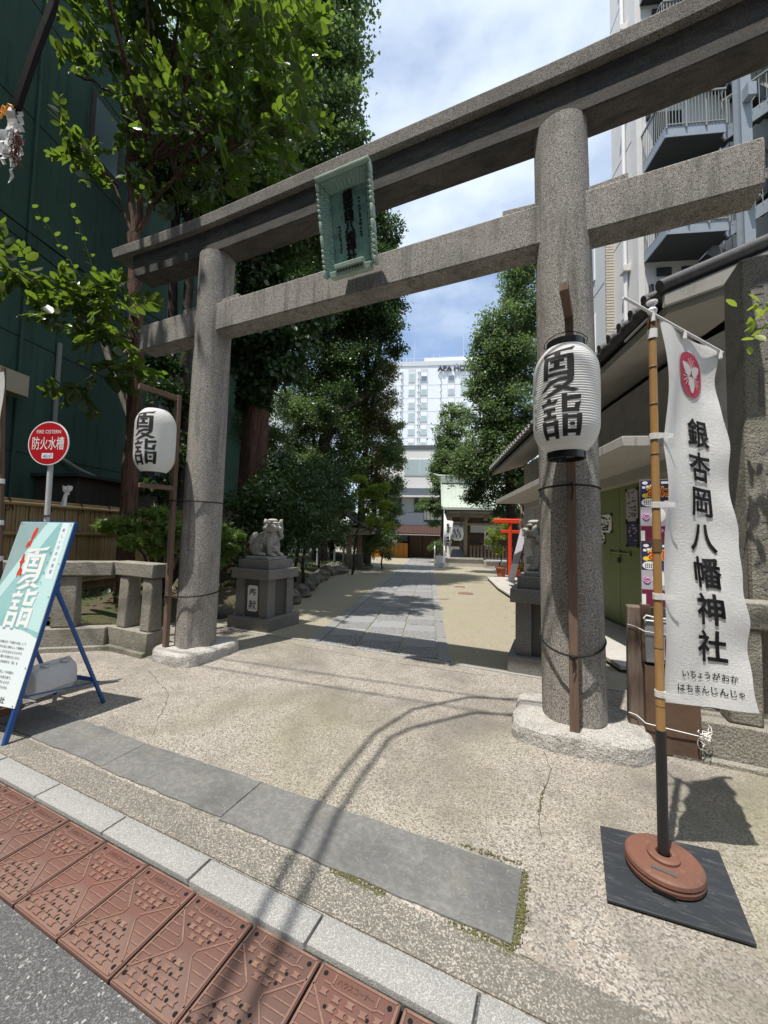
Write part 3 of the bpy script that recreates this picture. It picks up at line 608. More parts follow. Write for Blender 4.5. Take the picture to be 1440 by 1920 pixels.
def lion(loc, rz, head_yaw, mouth, label):
    mb = MB(); E = mb.ell
    for s in (-1, 1):
        E((-.13, s*.085, .12), (.125, .07, .125), M=Matrix.Rotation(-.2, 3, 'Y')); E((.0, s*.125, .035), (.10, .048, .038)); E((-.09, s*.11, .05), (.09, .05, .05))
        mb.tube([(.10, s*.075, .30), (.13, s*.085, .16), (.14, s*.088, .04)], [.06, .047, .042], 10); E((.175, s*.088, .035), (.062, .052, .036))
        for k in range(3): E((.225, s*.088+(k-1)*.03, .026), (.022, .017, .024), 8, 5)
        for k in range(4): E((.05-.02*k, s*(.115+.004*k), .33-.055*k), (.035, .03, .035), 8, 6)
    mb.tube([(-.16, 0, .14), (-.08, 0, .24), (.04, 0, .31), (.10, 0, .36)], [.13, .135, .13, .11], 14)
    E((.115, 0, .28), (.09, .105, .12))
    for k in range(3):                        # flame tail
        yy = (k-1)*.045; mb.tube([(-.23, yy, .12), (-.27, yy*1.2, .22), (-.265, yy, .30), (-.235, yy*.5, .38)], [.035, .05, .04, .008], 8)
    for k in range(5): E((-.255+.02*(k % 2), (k-2)*.038, .13+.02*(k % 2)), (.035, .03, .035), 8, 6)
    E((.19, .05 if mouth else -.05, .13), (.055, .055, .055))  # ball or cub under a paw
    for k in range(9): a = k*.7; E((.19+.05*math.cos(a), (.05 if mouth else -.05)+.05*math.sin(a), .10+.07*((k*37) % 10)/10), (.02, .02, .02), 6, 5)
    Hm = Matrix.Rotation(head_yaw, 3, 'Z'); hc = Vector((.11, 0, .47))
    def HE(p, r, n=10, m_=7): E(hc+Hm @ Vector(p), r, n, m_, Hm)
    HE((.0, 0, .0), (.115, .115, .105)); HE((.085, 0, -.015), (.075, .085, .06)); HE((.10, 0, -.055 if not mouth else -.085), (.066, .066, .024))
    HE((.155, 0, .012), (.034, .046, .024)); HE((.155, .028, .012), (.016, .016, .016)); HE((.155, -.028, .012), (.016, .016, .016))
    HE((.05, 0, .10), (.08, .085, .03))
    for s in (-1, 1):
        HE((.105, s*.052, .062), (.034, .046, .018)); HE((.118, s*.05, .028), (.016, .02, .016)); HE((-.005, s*.12, .075), (.045, .03, .05)); HE((-.02, s*.13, .10), (.03, .02, .028))
        HE((.13, s*.055, -.02), (.03, .025, .035))
        for k in range(7):
            a = .5+k*.4; HE((-.03-.035*(k % 2), s*(.10+.015*(k % 3)), .06-.05*k*.8), (.036, .032, .034), 8, 6)
    for k in range(14):
        a = 1.0+k*4.3/13; HE((.115*math.cos(a)*1.05-.02, .125*math.sin(a), -.03-.06*(k % 3)), (.042, .042, .045), 8, 6)
    for k in range(5): HE((.075-.01*abs(k-2), (k-2)*.03, -.11), (.025, .02, .035), 8, 6)
    Mx = Matrix.Translation(loc) @ Matrix.Rotation(rz, 4, 'Z'); mb.v = [Mx @ (v*1.02) for v in mb.v]
    o = lone('guardian_lion', mb, M['stone_statue'], label, 'statue', 'guardian lion statues')
    q = o.modifiers.new('remesh', 'REMESH'); q.mode = 'VOXEL'; q.voxel_size = .0048; q.use_smooth_shade = True
    return o
lion((-2.39, 1.59, 1.09), 0, R(-62), False, 'stone guardian lion with closed mouth on the left pedestal')
lion((1.86, 1.56, 1.09), math.pi, R(6), True, 'stone guardian lion with open jaws half hidden by the right pillar')
# ------------------------------------------------------------------ left stone fence
tf = thing('stone_fence', 'low mossy granite post and rail fence left of the torii', 'fence', (-3.15, -.2, 0))
A = Vector((-2.47, -.22, 0)); Bc = Vector((-3.15, -.20, 0)); Cc = Vector((-4.6, -1.30, 0)); up = (0, 0, 1)
def seg(name, a, b_, z0, z1, wd, m='granite_rough'):
    p = a.copy(); q = b_.copy(); p.z = q.z = (z0+z1)/2; return part(name, MB().beam(p, q, wd, z1-z0), M[m], tf, bevel=.012)
dAC = (Cc-Bc).normalized()
seg('top_rail', A+Vector((.02, 0, 0)), Bc+Vector((-.09, 0, 0)), .905, 1.075, .20); seg('top_rail', Bc+dAC*.105, Cc, .90, 1.072, .20)
seg('base_course', A, Bc+Vector((-.12, 0, 0)), -.05, .265, .24); seg('base_course', Bc+dAC*.14, Cc, -.05, .262, .24)
seg('kerb_course', A+Vector((.02, -.155, 0)), Bc+Vector((-.02, -.155, 0)), -.05, .055, .06); pk = Vector((dAC.y, -dAC.x, 0))*-.155
seg('kerb_course', Bc+pk+dAC*.06, Cc+pk, -.05, .054, .06)
for p, w_, d_ in ((A+Vector((-.1, .0, 0)), .17, .16), (Bc+Vector((.13, 0, 0)), .17, .19), (Bc+dAC*.62, .26, .15), (Bc+dAC*1.35, .26, .15)):
    a = math.atan2(dAC.y, dAC.x) if w_ > .2 else 0
    mb = MB(); hw_, hd_ = w_/2, d_/2; Mr = Matrix.Rotation(a, 3, 'Z')
    rings = [[p+Mr @ Vector((sx*hw_*k, sy*hd_*k, z)) for sx, sy in ((-1, -1), (1, -1), (1, 1), (-1, 1))] for z, k in ((.2655, 1.06), (.9, .92))]
    part('fence_post', mb.loft(rings), M['granite_rough'], tf, bevel=.018)
# ------------------------------------------------------------------ bamboo fence behind
bf = thing('bamboo_fence', 'weathered brown fence of upright bamboo canes in front of the green wall', 'fence', tuple(PF(-4.9, 3, .4)), ANG)
r = .0215; um = unit_mesh('bamboo_cane', MB().tube([(0, 0, z) for z in (0, .33, .345, .36, .75, .765, .78, 1.2, 1.215, 1.23, 1.46)], [r, r, r*1.12, r, r, r*1.12, r, r, r*1.12, r, r], 8), M['bamboo_old'])
k = 0; s = -2.2
while s < 4.4:
    piece('bamboo_cane', um, bf, Matrix.Translation(PF(-4.9+rnd.uniform(-.004, .004), s, .42+rnd.uniform(-.012, .012)-.2*((k*7) % 3)*.1)) @ Matrix.Rotation(rnd.uniform(0, 6), 4, 'Z') @ Matrix.Rotation(rnd.uniform(-.01, .01), 4, 'X')); s += .046; k += 1
for z, rr in ((1.86, .036), (1.82, .03), (1.40, .03), (.62, .03)):
    off = .05 if z != 1.86 else .0
    part('rail', MB().tube([PF(-4.9+off, s_, z-.006*s_) for s_ in (-2.3, -.5, 1.2, 3, 4.45)], rr, 10), M['bamboo_old'], bf)
b = MB()
for k in range(12):
    s_ = -2+k*.55; b.tube([PF(-4.85, s_, 1.9), PF(-4.83, s_+.02, 1.84), PF(-4.84, s_+.04, 1.74), PF(-4.83, s_-.03, 1.70)], .006, 5); b.tube([PF(-4.86, s_+.04, 1.9), PF(-4.83, s_+.03, 1.84), PF(-4.83, s_+.07, 1.72)], .006, 5)
part('twine_knot', b, M['rope'], bf, kind='stuff')
for s_ in (4.45, 4.62):
    part('fence_post', MB().tube([PF(-4.88, s_, .3), PF(-4.88, s_, 1.45 if s_ > 4.5 else 1.95)], .06, 10), M['wood_grey'], bf)
# ------------------------------------------------------------------ green building
gb = thing('green_building', 'tall dark green windowless wall of the neighbouring building on the left', 'building', tuple(PF(-7.5, 4, 0)), ANG)
b = MB(lambda q, s, z: PF(q, s, z))
part('wall', b.span((-13, -6, -.8), (-7.5, 12.5, 15.5)), M['green_wall'], gb)
for s_ in (-4, 7.2): part('wall_joint', MB(lambda q, s, z: PF(q, s, z)).box((-7.498, s_, 7.3), (.012, .02, 15.9)), M['charcoal'], gb)
for z in (3.0, 5.35, 7.6, 10.0, 12.4, 14.6):
    part('wall_joint', MB(lambda q, s, z: PF(q, s, z)).box((-7.498, 3.25, z), (.012, 18.4, .022)), M['charcoal'], gb)
part('downpipe', MB().tube([PF(-7.44, 2.9, .5), PF(-7.44, 2.9, 15.5)], .035, 8), M['green_wall'], gb)
wn = part('window', MB(lambda q, s, z: PF(q, s, z)).span((-7.5, 4.1, 10.5), (-7.44, 5.0, 12.2)), M['annex'], gb); part('pane', MB(lambda q, s, z: PF(q, s, z)).span((-7.44, 4.2, 10.62), (-7.43, 4.9, 12.1)), M['glass'], wn)
wn = part('window', MB(lambda q, s, z: PF(q, s, z)).span((-7.5, 7.4, 4.9), (-7.40, 9.6, 6.3)), M['dark_grey'], gb); part('pane', MB(lambda q, s, z: PF(q, s, z)).span((-7.40, 7.5, 5.0), (-7.392, 8.5, 6.2)), M['beige'], wn)
lone('wall_box', MB(lambda q, s, z: PF(q, s, z)).span((-7.5, 2.0, 4.03), (-7.05, 2.78, 4.45)), M['beige'], 'beige square equipment box fixed high on the green wall', 'box', bevel=.01)
pipe = thing('conduit', 'grey cable conduit running down and along the green wall behind the fire cistern sign', 'pipe', tuple(PF(-7.4, 3.7, 1)))
part('riser', MB().tube([PF(-7.44, 3.7, z) for z in (5.6, 4.6, 3.4)], .05, 8), M['conduit'], pipe)
part('bend', MB().tube([PF(-7.42, 3.7, 3.4), PF(-7.4, 3.85, 3.05), PF(-7.3, 4.2, 2.85), PF(-7.25, 4.8, 2.68), PF(-7.25, 6.2, 2.4), PF(-7.25, 6.6, 2.45), PF(-7.25, 7.1, 2.75)], .045, 8), M['conduit'], pipe)
part('branch_pipe', MB().tube([PF(-7.28, 4.4, 2.8), PF(-7.25, 4.75, 2.45), PF(-7.25, 4.85, 1.6)], .028, 8), M['conduit'], pipe)
ax = lone('annex', MB(lambda q, s, z: PF(q, s, z)).span((-7.49, 3.4, -.2), (-6.5, 12, 2.55)), M['annex'], 'low dark brown annex at the foot of the green wall', 'building')
part('annex_roof', MB(lambda q, s, z: PF(q, s, z)).span((-7.49, 3.3, 2.551), (-6.35, 12.1, 2.62)), M['steel_dark'], ax)
b = MB(); rx = random.Random(8)
for z0, s0 in ((7.45, -1), (7.1, 1)): b.tube([PF(-7.3, s0+k*1.2, z0+.25*((k-3)/3)**2) for k in range(9)], .014, 5)
lone('wall_cables', b, M['wire'], 'two thin black cables strung along the green wall', 'cable')
# ------------------------------------------------------------------ fire cistern sign
sg = thing('fire_cistern_sign', 'round red fire cistern sign with white rim on a white pole', 'sign', (-4.14, -.62, 0))
part('pole', MB().tube([(-4.16, -.60, .0), (-4.13, -.62, 2.5)], .031, 14), M['pole_white'], sg)
fd = Vector((1.9433+4.14, -3.4237+.67, 0)).normalized(); fd = Vector((.33, -.944, 0)); rt = Vector((-fd.y, fd.x, 0)); sc0 = Vector((-4.12, -.655, 2.585))
def SG(x, y, d=0): return sc0+rt*x+Vector((0, 0, y))+fd*d
def disc(rad_, d0, d1, n=48):
    mb = MB(); return mb.loft([[SG(rad_*math.cos(2*math.pi*k/n), rad_*math.sin(2*math.pi*k/n), d) for k in range(n)] for d in (d0, d1)])
face = part('disc', disc(.288, 0, .012), M['sign_white'], sg); part('red_face', disc(.274, .0121, .0135), M['sign_red'], sg)
b = MB(); text(b, 'FIRE CISTERN', lambda x, y: SG(x, y+.152, .015), .34, .047, .006); text(b, '防火水槽', lambda x, y: SG(x, y+.0, .015), .45, .17, .006); part('lettering', b, M['sign_white'], sg)
b = MB(); b.add([SG(x, y-.165, .0148) for x, y in ((-.08, -.035), (.08, -.035), (.08, .035), (-.08, .035))], [(0, 1, 2, 3)]); cp = part('capacity_plate', b, M['sign_white'], sg)
b = MB(); text(b, '40㎥', lambda x, y: SG(x, y-.165, .0158), .125, .052, .006); part('capacity_lettering', b, M['sign_blue'], cp)
part('pole_band', MB().tube([(-4.135, -.62, 1.63), (-4.135, -.62, 1.645)], .034, 14), M['wire'], sg)
# white crumpled bag behind the pole
b = MB(); rr5 = random.Random(12)
for sx_ in (-1, 1):
    b.loft([[Vector((-4.03+sx_*.01+sx_*.05*math.sin(t_*.6)+(.035+.01*math.sin(t_*2))*math.cos(a*.7854)*(1 if t_ else .4), -.46+.03*math.sin(a*.7854)*(1 if t_ else .4), 1.95+t_*.032+.012*math.sin(a+t_))) for a in range(8)] for t_ in range(4)])
b.ell((-4.03, -.46, 1.945), (.028, .028, .026), 8, 6)
b.loft([[Vector((-4.04-.012*t_+(.02+.012*t_)*math.cos(a*.7854), -.47+.022*math.sin(a*.7854), 1.94-.042*t_+.008*math.sin(2*a))) for a in range(8)] for t_ in range(5)])
lone('tied_cloth', b, M['plastic_white'], 'crumpled white cloth knotted beside the fire cistern sign pole', 'cloth', ang=25)
# ------------------------------------------------------------------ signboard on a blue A-frame
ab = thing('sign_stand', 'blue tubular stand holding a leaning turquoise summer festival poster board', 'sign stand', (-1.55, -1.7, 0))
Bo = Vector((-1.502, -1.994, 0)); bd = Vector((-.1487, .9889, 0)); wl = Vector((-.9889, -.1487, 0)); le = Vector((bd.x*.2379, bd.y*.2379, .9713))  # along the leaning board
nrm = wl.cross(le).normalized()
if nrm.y > 0: nrm = -nrm
BW = .585
def AB(x, y, d=0): return Bo+wl*(BW-x)+le*y+nrm*d          # x from the left edge, y up the board
for x in (BW-.012, .012):
    part('front_leg', MB().beam(AB(x, 0, -.016), AB(x, 1.585, -.016), .026, .03, nrm), M['blue_frame'], ab, bevel=.003)
    top = AB(x, 1.06, -.03); foot = Bo+wl*(BW-x)+bd*.72
    part('rear_leg', MB().beam(top, foot, .024, .024, wl), M['blue_frame'], ab, bevel=.003)
    low = AB(x, .30, -.02); mid = top.lerp(foot, .80)
    part('side_strut', MB().beam(low, low.lerp(mid, 1.06), .006, .026, wl), M['blue_frame'], ab, bevel=.002)
for y in (1.575, .24, .82): part('cross_bar', MB().beam(AB(.02, y, -.016), AB(BW-.02, y, -.016), .025, .025, nrm), M['blue_frame'], ab, bevel=.003)
p0 = AB(BW-.01, 1.06, -.03).lerp(Bo+wl*.01+bd*.72, .78); p1 = AB(.012, 1.06, -.03).lerp(Bo+wl*BW+bd*.72, .78)
part('cross_bar', MB().beam(p0, p1, .022, .03), M['blue_frame'], ab, bevel=.003)
p0 = AB(BW-.01, 1.06, -.03).lerp(Bo+wl*.01+bd*.72, .70); p1 = AB(.012, 1.06, -.03).lerp(Bo+wl*BW+bd*.72, .70)
part('hinge_block', MB().beam(AB(BW-.012, 1.03, -.03), AB(BW-.012, 1.10, -.03), .03, .03, nrm), M['blue_frame'], ab, bevel=.003)
Y0, Y1 = .235, 1.578
brd = part('board', MB().add([AB(x, y, d) for x in (0, BW) for d in (0, .004) for y in (Y0, Y1)], [(0, 1, 3, 2), (4, 6, 7, 5), (0, 4, 5, 1), (2, 3, 7, 6), (0, 2, 6, 4), (1, 5, 7, 3)]), M['board_white'], ab)
def flat(name, polys, m, d, ml=9):
    V, Fc = dense(polys, ml); b = MB(); b.add([AB(x, y, d) for x, y in V], Fc); return part(name, b, m, brd)
curve_ = [(0, .745), (.1, .758), (.25, .762), (.4, .748), (.50, .728), (BW, .70)]
flat('teal_field', [curve_+[(BW, Y1-.002), (0, Y1-.002)]], M['board_teal'], .0048)
flat('grey_field', [[(0, 1.02), (.12, 1.24), (.30, Y1-.003), (0, Y1-.003)]], M['board_grey'], .0053)
flat('light_beam', [[(0, .86), (0, 1.02), (.30, Y1-.003), (.44, Y1-.003)], [(.36, .78), (BW, .74), (BW, Y1-.003), (.52, Y1-.003)]], M['board_beam'], .0058)
flat('white_stripe', [[(.470, Y1-.003), (.545, Y1-.003), (.545, 1.13), (.47, 1.13)]], M['board_white'], .0063)
fish = [[(.205, 1.535), (.222, 1.528), (.226, 1.495), (.205, 1.44), (.188, 1.425), (.178, 1.45), (.186, 1.50)], [(.188, 1.43), (.20, 1.435), (.205, 1.385), (.192, 1.36), (.188, 1.395), (.172, 1.35), (.165, 1.385), (.15, 1.36), (.155, 1.40)],
        [(.16, 1.315), (.176, 1.31), (.186, 1.26), (.182, 1.21), (.17, 1.20), (.158, 1.225), (.152, 1.28)], [(.170, 1.21), (.184, 1.205), (.222, 1.165), (.205, 1.15), (.215, 1.13), (.18, 1.15), (.165, 1.125), (.155, 1.16)], [(.186, 1.27), (.20, 1.25), (.188, 1.24)], [(.156, 1.26), (.14, 1.25), (.155, 1.235)]]
flat('goldfish', fish, M['fish_red'], .0068)
flat('character_shadow', [[(x/100*.60+.196, 1.385-y/100*.60-.006) for x, y in p] for p in STY], M['board_teal'], .0064)
flat('big_lettering', [[(x/100*.60+.19, 1.39-y/100*.60) for x, y in p] for p in STY], M['sign_white'], .007)
b = MB(); vtext(b, '新しい日本の風習', lambda x, y: AB(.508+x, y, .007), 0, 1.515, .047, .034, .0)
vtext(b, 'なつもうで', lambda x, y: AB(.445+x, y, .007), 0, 1.33, .078, .03); part('side_lettering', b, M['teal_ink'], brd)
b = MB()
for k, ln in enumerate(('六月晦日の「半歳の大祓」にて', '半年の穢れを祓い清めとして無病の', '夏越しの茅の輪に新しき子を迎えたその子の', '成長を願う祈祷を行います。', '七月一日からは本格的な「夏」を', '', '夏詣の期間同じく半年間の', '皆様の大祓を経て、', '神社へ参拝に来たる子子', '近くの神社やお寺を')):
    if ln: text(b, ln, lambda x, y: AB(.50-k*.005+x, .655-k*.0335+y, .007), None, .0195, 0, 0, 'r')
text(b, '神社', lambda x, y: AB(.47+x, .275+y, .007), None, .042, .01, 0, 'r'); part('paragraph_lettering', b, M['ink'], brd)
b = MB()
for x, y in ((.02, .70), (BW-.02, 1.56), (.3, 1.565), (.02, 1.565), (BW-.015, 1.0), (BW-.015, .5), (BW-.02, .25), (BW-.015, 1.25)): b.ell(AB(x, y, .008), (.004, .004, .004), 8, 5)
part('screw', b, M['conduit'], brd, kind='stuff')
# water weight resting in the stand
b = MB(); ctr = Bo+wl*.16+bd*.40; a0 = math.atan2(bd.y, bd.x)
ring = [(-.22, -.04), (-.20, .10), (-.12, .15), (-.02, .16), (.06, .19), (.12, .14), (.23, .02), (.20, -.06), (.08, -.07), (.06, -.10), (-.06, -.10), (-.08, -.06)]
MR = Matrix.Rotation(math.atan2(wl.y, wl.x), 3, 'Z')
def wt(x, y, z): return ctr+MR @ Vector((x, y, 0))+Vector((0, 0, z))
b.loft([[wt(x*.3*k+.0, d, .27+y*.9*k) for x, y in ring] for d, k in ((-.155, .8), (-.13, 1), (.13, 1), (.155, .8))])
ww = lone('water_weight', b, M['plastic_grey'], 'grey plastic water weight lying in the blue sign stand', 'weight', bevel=.008, seg=2, ang=28)
for y_ in (-.07, .07): part('filler_cap', MB().lathe([(.028, 0), (.03, .012), (.02, .016), (.018, .006), (0, .006)], tuple(wt(-.02, y_, .415)), 14), M['plastic_grey'], ww)
# ------------------------------------------------------------------ banners
def cross(u, v): return u.cross(v).normalized()
def banner(TL, TR, BR, BL, poletop, polefoot, left_edge, ripple, label, plabel, seed, letters=True, foot=True, grp='shrine name banners'):
    TL, TR, BR, BL = map(Vector, (TL, TR, BR, BL)); nv = cross(TR-TL, BL-TL)
    if nv.y > 0: nv = -nv
    def Bf(u, v, d=0):
        lx = left_edge(v); P0 = TL.lerp(BL, v); P1 = TR.lerp(BR, v); p = P0.lerp(P1, lx+(1-lx)*u)
        f = .012*math.sin(5*u+2.5*v+seed)+.008*math.sin(13*u+4*v)*(1-u)+.006*math.sin(17*v+3*u)
        f += ripple*(u**3)*(math.sin(26*v+seed)+.5*math.sin(43*v))
        p = p+nv*(f+d)+(P1-P0).normalized()*(.006*math.sin(24*v+1)+.004*math.sin(51*v))*u**4
        p.z += .012*u*(1-u)*math.sin(9*u)*(1-v)-.02*math.sin(math.pi*u)*(1-v)**3
        return p
    nu, nvv = 28, 110
    b = MB(); b.add([Bf(i/nu, j/nvv) for j in range(nvv+1) for i in range(nu+1)], [(j*(nu+1)+i, j*(nu+1)+i+1, (j+1)*(nu+1)+i+1, (j+1)*(nu+1)+i) for j in range(nvv) for i in range(nu)])
    t = thing('banner', label, 'banner', tuple(polefoot), 0, grp)
    part('cloth', b, M['cloth'], t, ang=180)
    return t, Bf
lefts = lambda v: .10*math.sin(math.pi*min(1, max(0, v/.34)))**1.2*(1 if v < .34 else 0)+.035*math.sin(math.pi*min(1, max(0, (v-.34)/.22)))*(1 if .34 < v < .56 else 0)+.03*max(0, v-.5)
PF_, PT_ = Vector((2.372, -1.245, .10)), Vector((2.365, -1.252, 2.64))
t, Bf = banner((2.39, -1.235, 2.55), (2.672, -1.01, 2.475), (2.77, -1.05, .715), (2.39, -1.255, .755), PT_, PF_, lefts, .006, 'white shrine banner with red crest and black characters on the bamboo pole', '', 1.0)
ML = .013; BWW, BH = .44, 1.76
def on(x, y, d=.0048): return Bf(min(1, max(0, x/BWW)), min(1, max(0, y/BH)), d)
b = MB(); vtext(b, '銀杏岡八幡神社', lambda x, y: on(x, -y), .25, -.476, .1685, .158, .024, ML); part('lettering', b, M['ink'], t)
b = MB(); text(b, 'いちょうがおか', lambda x, y: on(.225+x, 1.62-y), .265, .034, .014, ML); text(b, 'はちまんじんじゃ', lambda x, y: on(.225+x, 1.685-y), .31, .034, .014, ML); part('small_lettering', b, M['ink'], t)
cxx, cyy, cr_ = .22, .185, .112
V, Fc = dense([[(cxx+.106*math.cos(2*math.pi*k/48), cyy+cr_*math.sin(2*math.pi*k/48)) for k in range(48)]], .016)
b = MB(); b.add([on(x, y) for x, y in V], [f[::-1] for f in Fc]); cre = part('crest', b, M['crest_red'], t)
b = MB()
for k in range(3):
    a = -math.pi/2+math.pi+k*2*math.pi/3; pts = []
    for j in range(16):
        th = 2*math.pi*j/16; lx = .045+.038*math.cos(th); ly = .023*math.sin(th)*(1-.25*math.cos(th)); x_ = lx*math.cos(a)-ly*math.sin(a); y_ = lx*math.sin(a)+ly*math.cos(a); pts.append((cxx+x_*1.03, cyy+y_*1.09))
    V, Fc = dense([pts], .012); b.add([on(x, y, .0072) for x, y in V], Fc)
def stroke(a0, a1, r0, r1, wd):
    pts = [];
    for s_ in (1, -1):
        for j in range(5):
            tt = j/4 if s_ == 1 else 1-j/4; a = a0+(a1-a0)*tt; r_ = r0+(r1-r0)*tt; pts.append((cxx+(r_*math.cos(a)-s_*wd*math.sin(a))*1.03, cyy+(r_*math.sin(a)+s_*wd*math.cos(a))*1.09))
    V, Fc = dense([pts], .014); b.add([on(x, y, .0072) for x, y in V], Fc)
for k in range(3):
    a = math.pi/2+math.pi/3+k*2*math.pi/3
    for o_, r1 in ((0, .078), (-.28, .075), (.28, .075), (.55, .06), (-.55, .06)): stroke(a+o_*.5, a+o_, .02, r1, .0018)
for k in range(40):
    a = 2*math.pi*k/40; stroke(a, a+.12, .088, .088, .0016)
part('crest_pattern', b, M['cloth'], cre)
pole = thing('banner_pole', 'tan bamboo banner pole standing in a round brown base', 'pole', (2.372, -1.245, .0))
pp = [PF_.lerp(PT_, k/24) for k in range(25)]; part('cane', MB().tube([PF_.lerp(PT_, k) for k in (.2, .5, .8, .955)], [.0185, .0175, .0165, .016], 14), M['bamboo_pole'], pole)
for z in (.74, 1.0, 1.22, 1.44, 1.67, 1.90, 2.14, 2.32, 2.46): part('node', MB().tube([PF_.lerp(PT_, (z-.10)/2.54+d) for d in (-.0018, 0, .0018)], [.0178, .0195, .0178], 14), M['bamboo_node'], pole)
for z, h_, m_ in ((1.44, .06, 'bamboo_node'), (2.505, .05, 'bamboo_node'), (2.46, .045, 'plastic_white')): part('joint_tape', MB().tube([PF_.lerp(PT_, (z-.10)/2.54), PF_.lerp(PT_, (z+h_-.10)/2.54)], .0205, 14), M[m_], pole)
part('pipe_socket', MB().tube([PF_, PF_.lerp(PT_, .21)], .022, 16), M['black_pipe'], pole)
part('cap', MB().lathe([(.018, 0), (.022, .015), (.013, .03), (.013, .045), (.024, .05), (.024, .06), (0, .062)], (2.366, -1.252, 2.585), 12), M['plastic_white'], pole)
arm_d = (Vector((2.70, -.99, 2.445))-Vector((2.365, -1.252, 2.575)))
part('cross_arm', MB().tube([Vector((2.365, -1.27, 2.575))-arm_d*.40, Vector((2.365, -1.27, 2.575))+arm_d*1.02], .0065, 8), M['plastic_white'], pole)
part('stay_arm', MB().tube([Vector((2.365, -1.265, 2.575)), Vector((2.365, -1.265, 2.575))+Vector((-.08, .24, -.005))], .006, 8), M['conduit'], pole)
for k in (0, .45, .98): part('arm_clip', MB().tube([Vector((2.365, -1.27, 2.575))+arm_d*k, Vector((2.365, -1.27, 2.55))+arm_d*k+Vector((0, 0, -.012))], .010, 8), M['plastic_white'], pole)
for z in (1.985, 1.66, 1.235, .795):
    w_ = .014; b = MB().tube([PF_.lerp(PT_, (z-w_-.10)/2.54), PF_.lerp(PT_, (z+w_-.10)/2.54)], .0215, 14)
    p_ = PF_.lerp(PT_, (z-.10)/2.54); b.add([p_+Vector((.012, -.018, -w_)), p_+Vector((.075, -.0, -w_*.8)), p_+Vector((.075, -.0, w_*.8)), p_+Vector((.012, -.018, w_))], [(0, 1, 2, 3)])
    part('fastening_loop', b, M['cloth'], t)
# base with rubber mat
bs = thing('round_weight', 'round brown plastic weight on the mat holding the bamboo pole', 'weight', (2.372, -1.245, .012))
part('body', MB().lathe([(.0, .0), (.125, .0), (.148, .006), (.15, .022), (.146, .03), (.15, .038), (.147, .052), (.138, .060), (.12, .062), (.062, .063), (.062, .074), (.052, .080), (.03, .080), (.026, .05)], (2.372, -1.245, .020), 56, sx=1, sy=1), M['base_brown'], bs, ang=30)
b = MB(); fd_ = Vector((1.94-2.37, -3.42+1.245, 0)).normalized(); sd_ = Vector((-fd_.y, fd_.x, 0)); c0 = Vector((2.372, -1.245, .0845))
b.beam(c0+fd_*.095-sd_*.045, c0+fd_*.095+sd_*.045, .018, .002); part('grip_slot', b, M['poster_dark'], bs)
b = MB().beam(Vector((2.372, -1.245, .028))+fd_*.142-sd_*.04, Vector((2.372, -1.245, .028))+fd_*.142+sd_*.04, .02, .014); part('lift_notch', b, M['hole'], bs)
mt = MB().prism([(2.14, -1.05, .004), (2.125, -1.505, .004), (2.61, -1.47, .004), (2.645, -.985, .004)], (0, 0, .012))
lone('rubber_mat', mt, M['rubber_mat'], 'scuffed black rubber mat under the brown banner base', 'mat', bevel=.003)
# second banner cut by the left edge
def lf2(v): return .0
PF2, PT2 = Vector((-2.177, -1.765, 1.001)), Vector((-2.322, -1.830, 2.830)); PF2.z = 0.05
d2 = Vector((-.93, -.36, 0)); tp = PT2+Vector((0, 0, -.03))
e2 = lambda v: .0
nn = 60; b = MB(); vs2 = []
for j in range(nn+1):
    v = j/nn; z = tp.z-.02-v*1.72
    flare = .010*math.sin(20*v)+(.06*math.exp(-((v-.90)/.11)**2))+.02*math.exp(-((v-.0)/.15)**2)
    for i in range(13):
        u = i/12; p = PT2+d2*(.45*u-flare*(1-u)); vs2.append(Vector((p.x+.05, p.y-.03+.02*math.sin(9*u+5*v), z+.012*math.sin(30*v)*(1-u))))
b.add(vs2, [(j*13+i, j*13+i+1, (j+1)*13+i+1, (j+1)*13+i) for j in range(nn) for i in range(12)])
t2 = thing('banner', 'white shrine banner seen edge-on at the left border beside the poster board', 'banner', tuple(PF2), 0, 'shrine name banners')
part('cloth', b, M['cloth'], t2, ang=180)
p2 = thing('banner_pole', 'slim brown banner pole behind the leaning poster board', 'pole', tuple(PF2))
part('cane', MB().tube([PF2, PT2], .017, 10), M['wood_brown'], p2)
for z in (.9, 1.2, 1.5, 1.85): part('fastening_loop', MB().tube([PF2.lerp(PT2, (z-.02)/PT2.z), PF2.lerp(PT2, (z+.02)/PT2.z)], .021, 10), M['cloth'], t2)
part('socket', MB().tube([Vector((PF2.x, PF2.y, 0)), PF2+Vector((0, 0, .35))], .022, 10), M['black_pipe'], p2)
part('base_weight', MB().lathe([(.15, 0), (.15, .05), (.06, .065), (0, .065)], (PF2.x, PF2.y, 0), 30), M['base_brown'], p2)
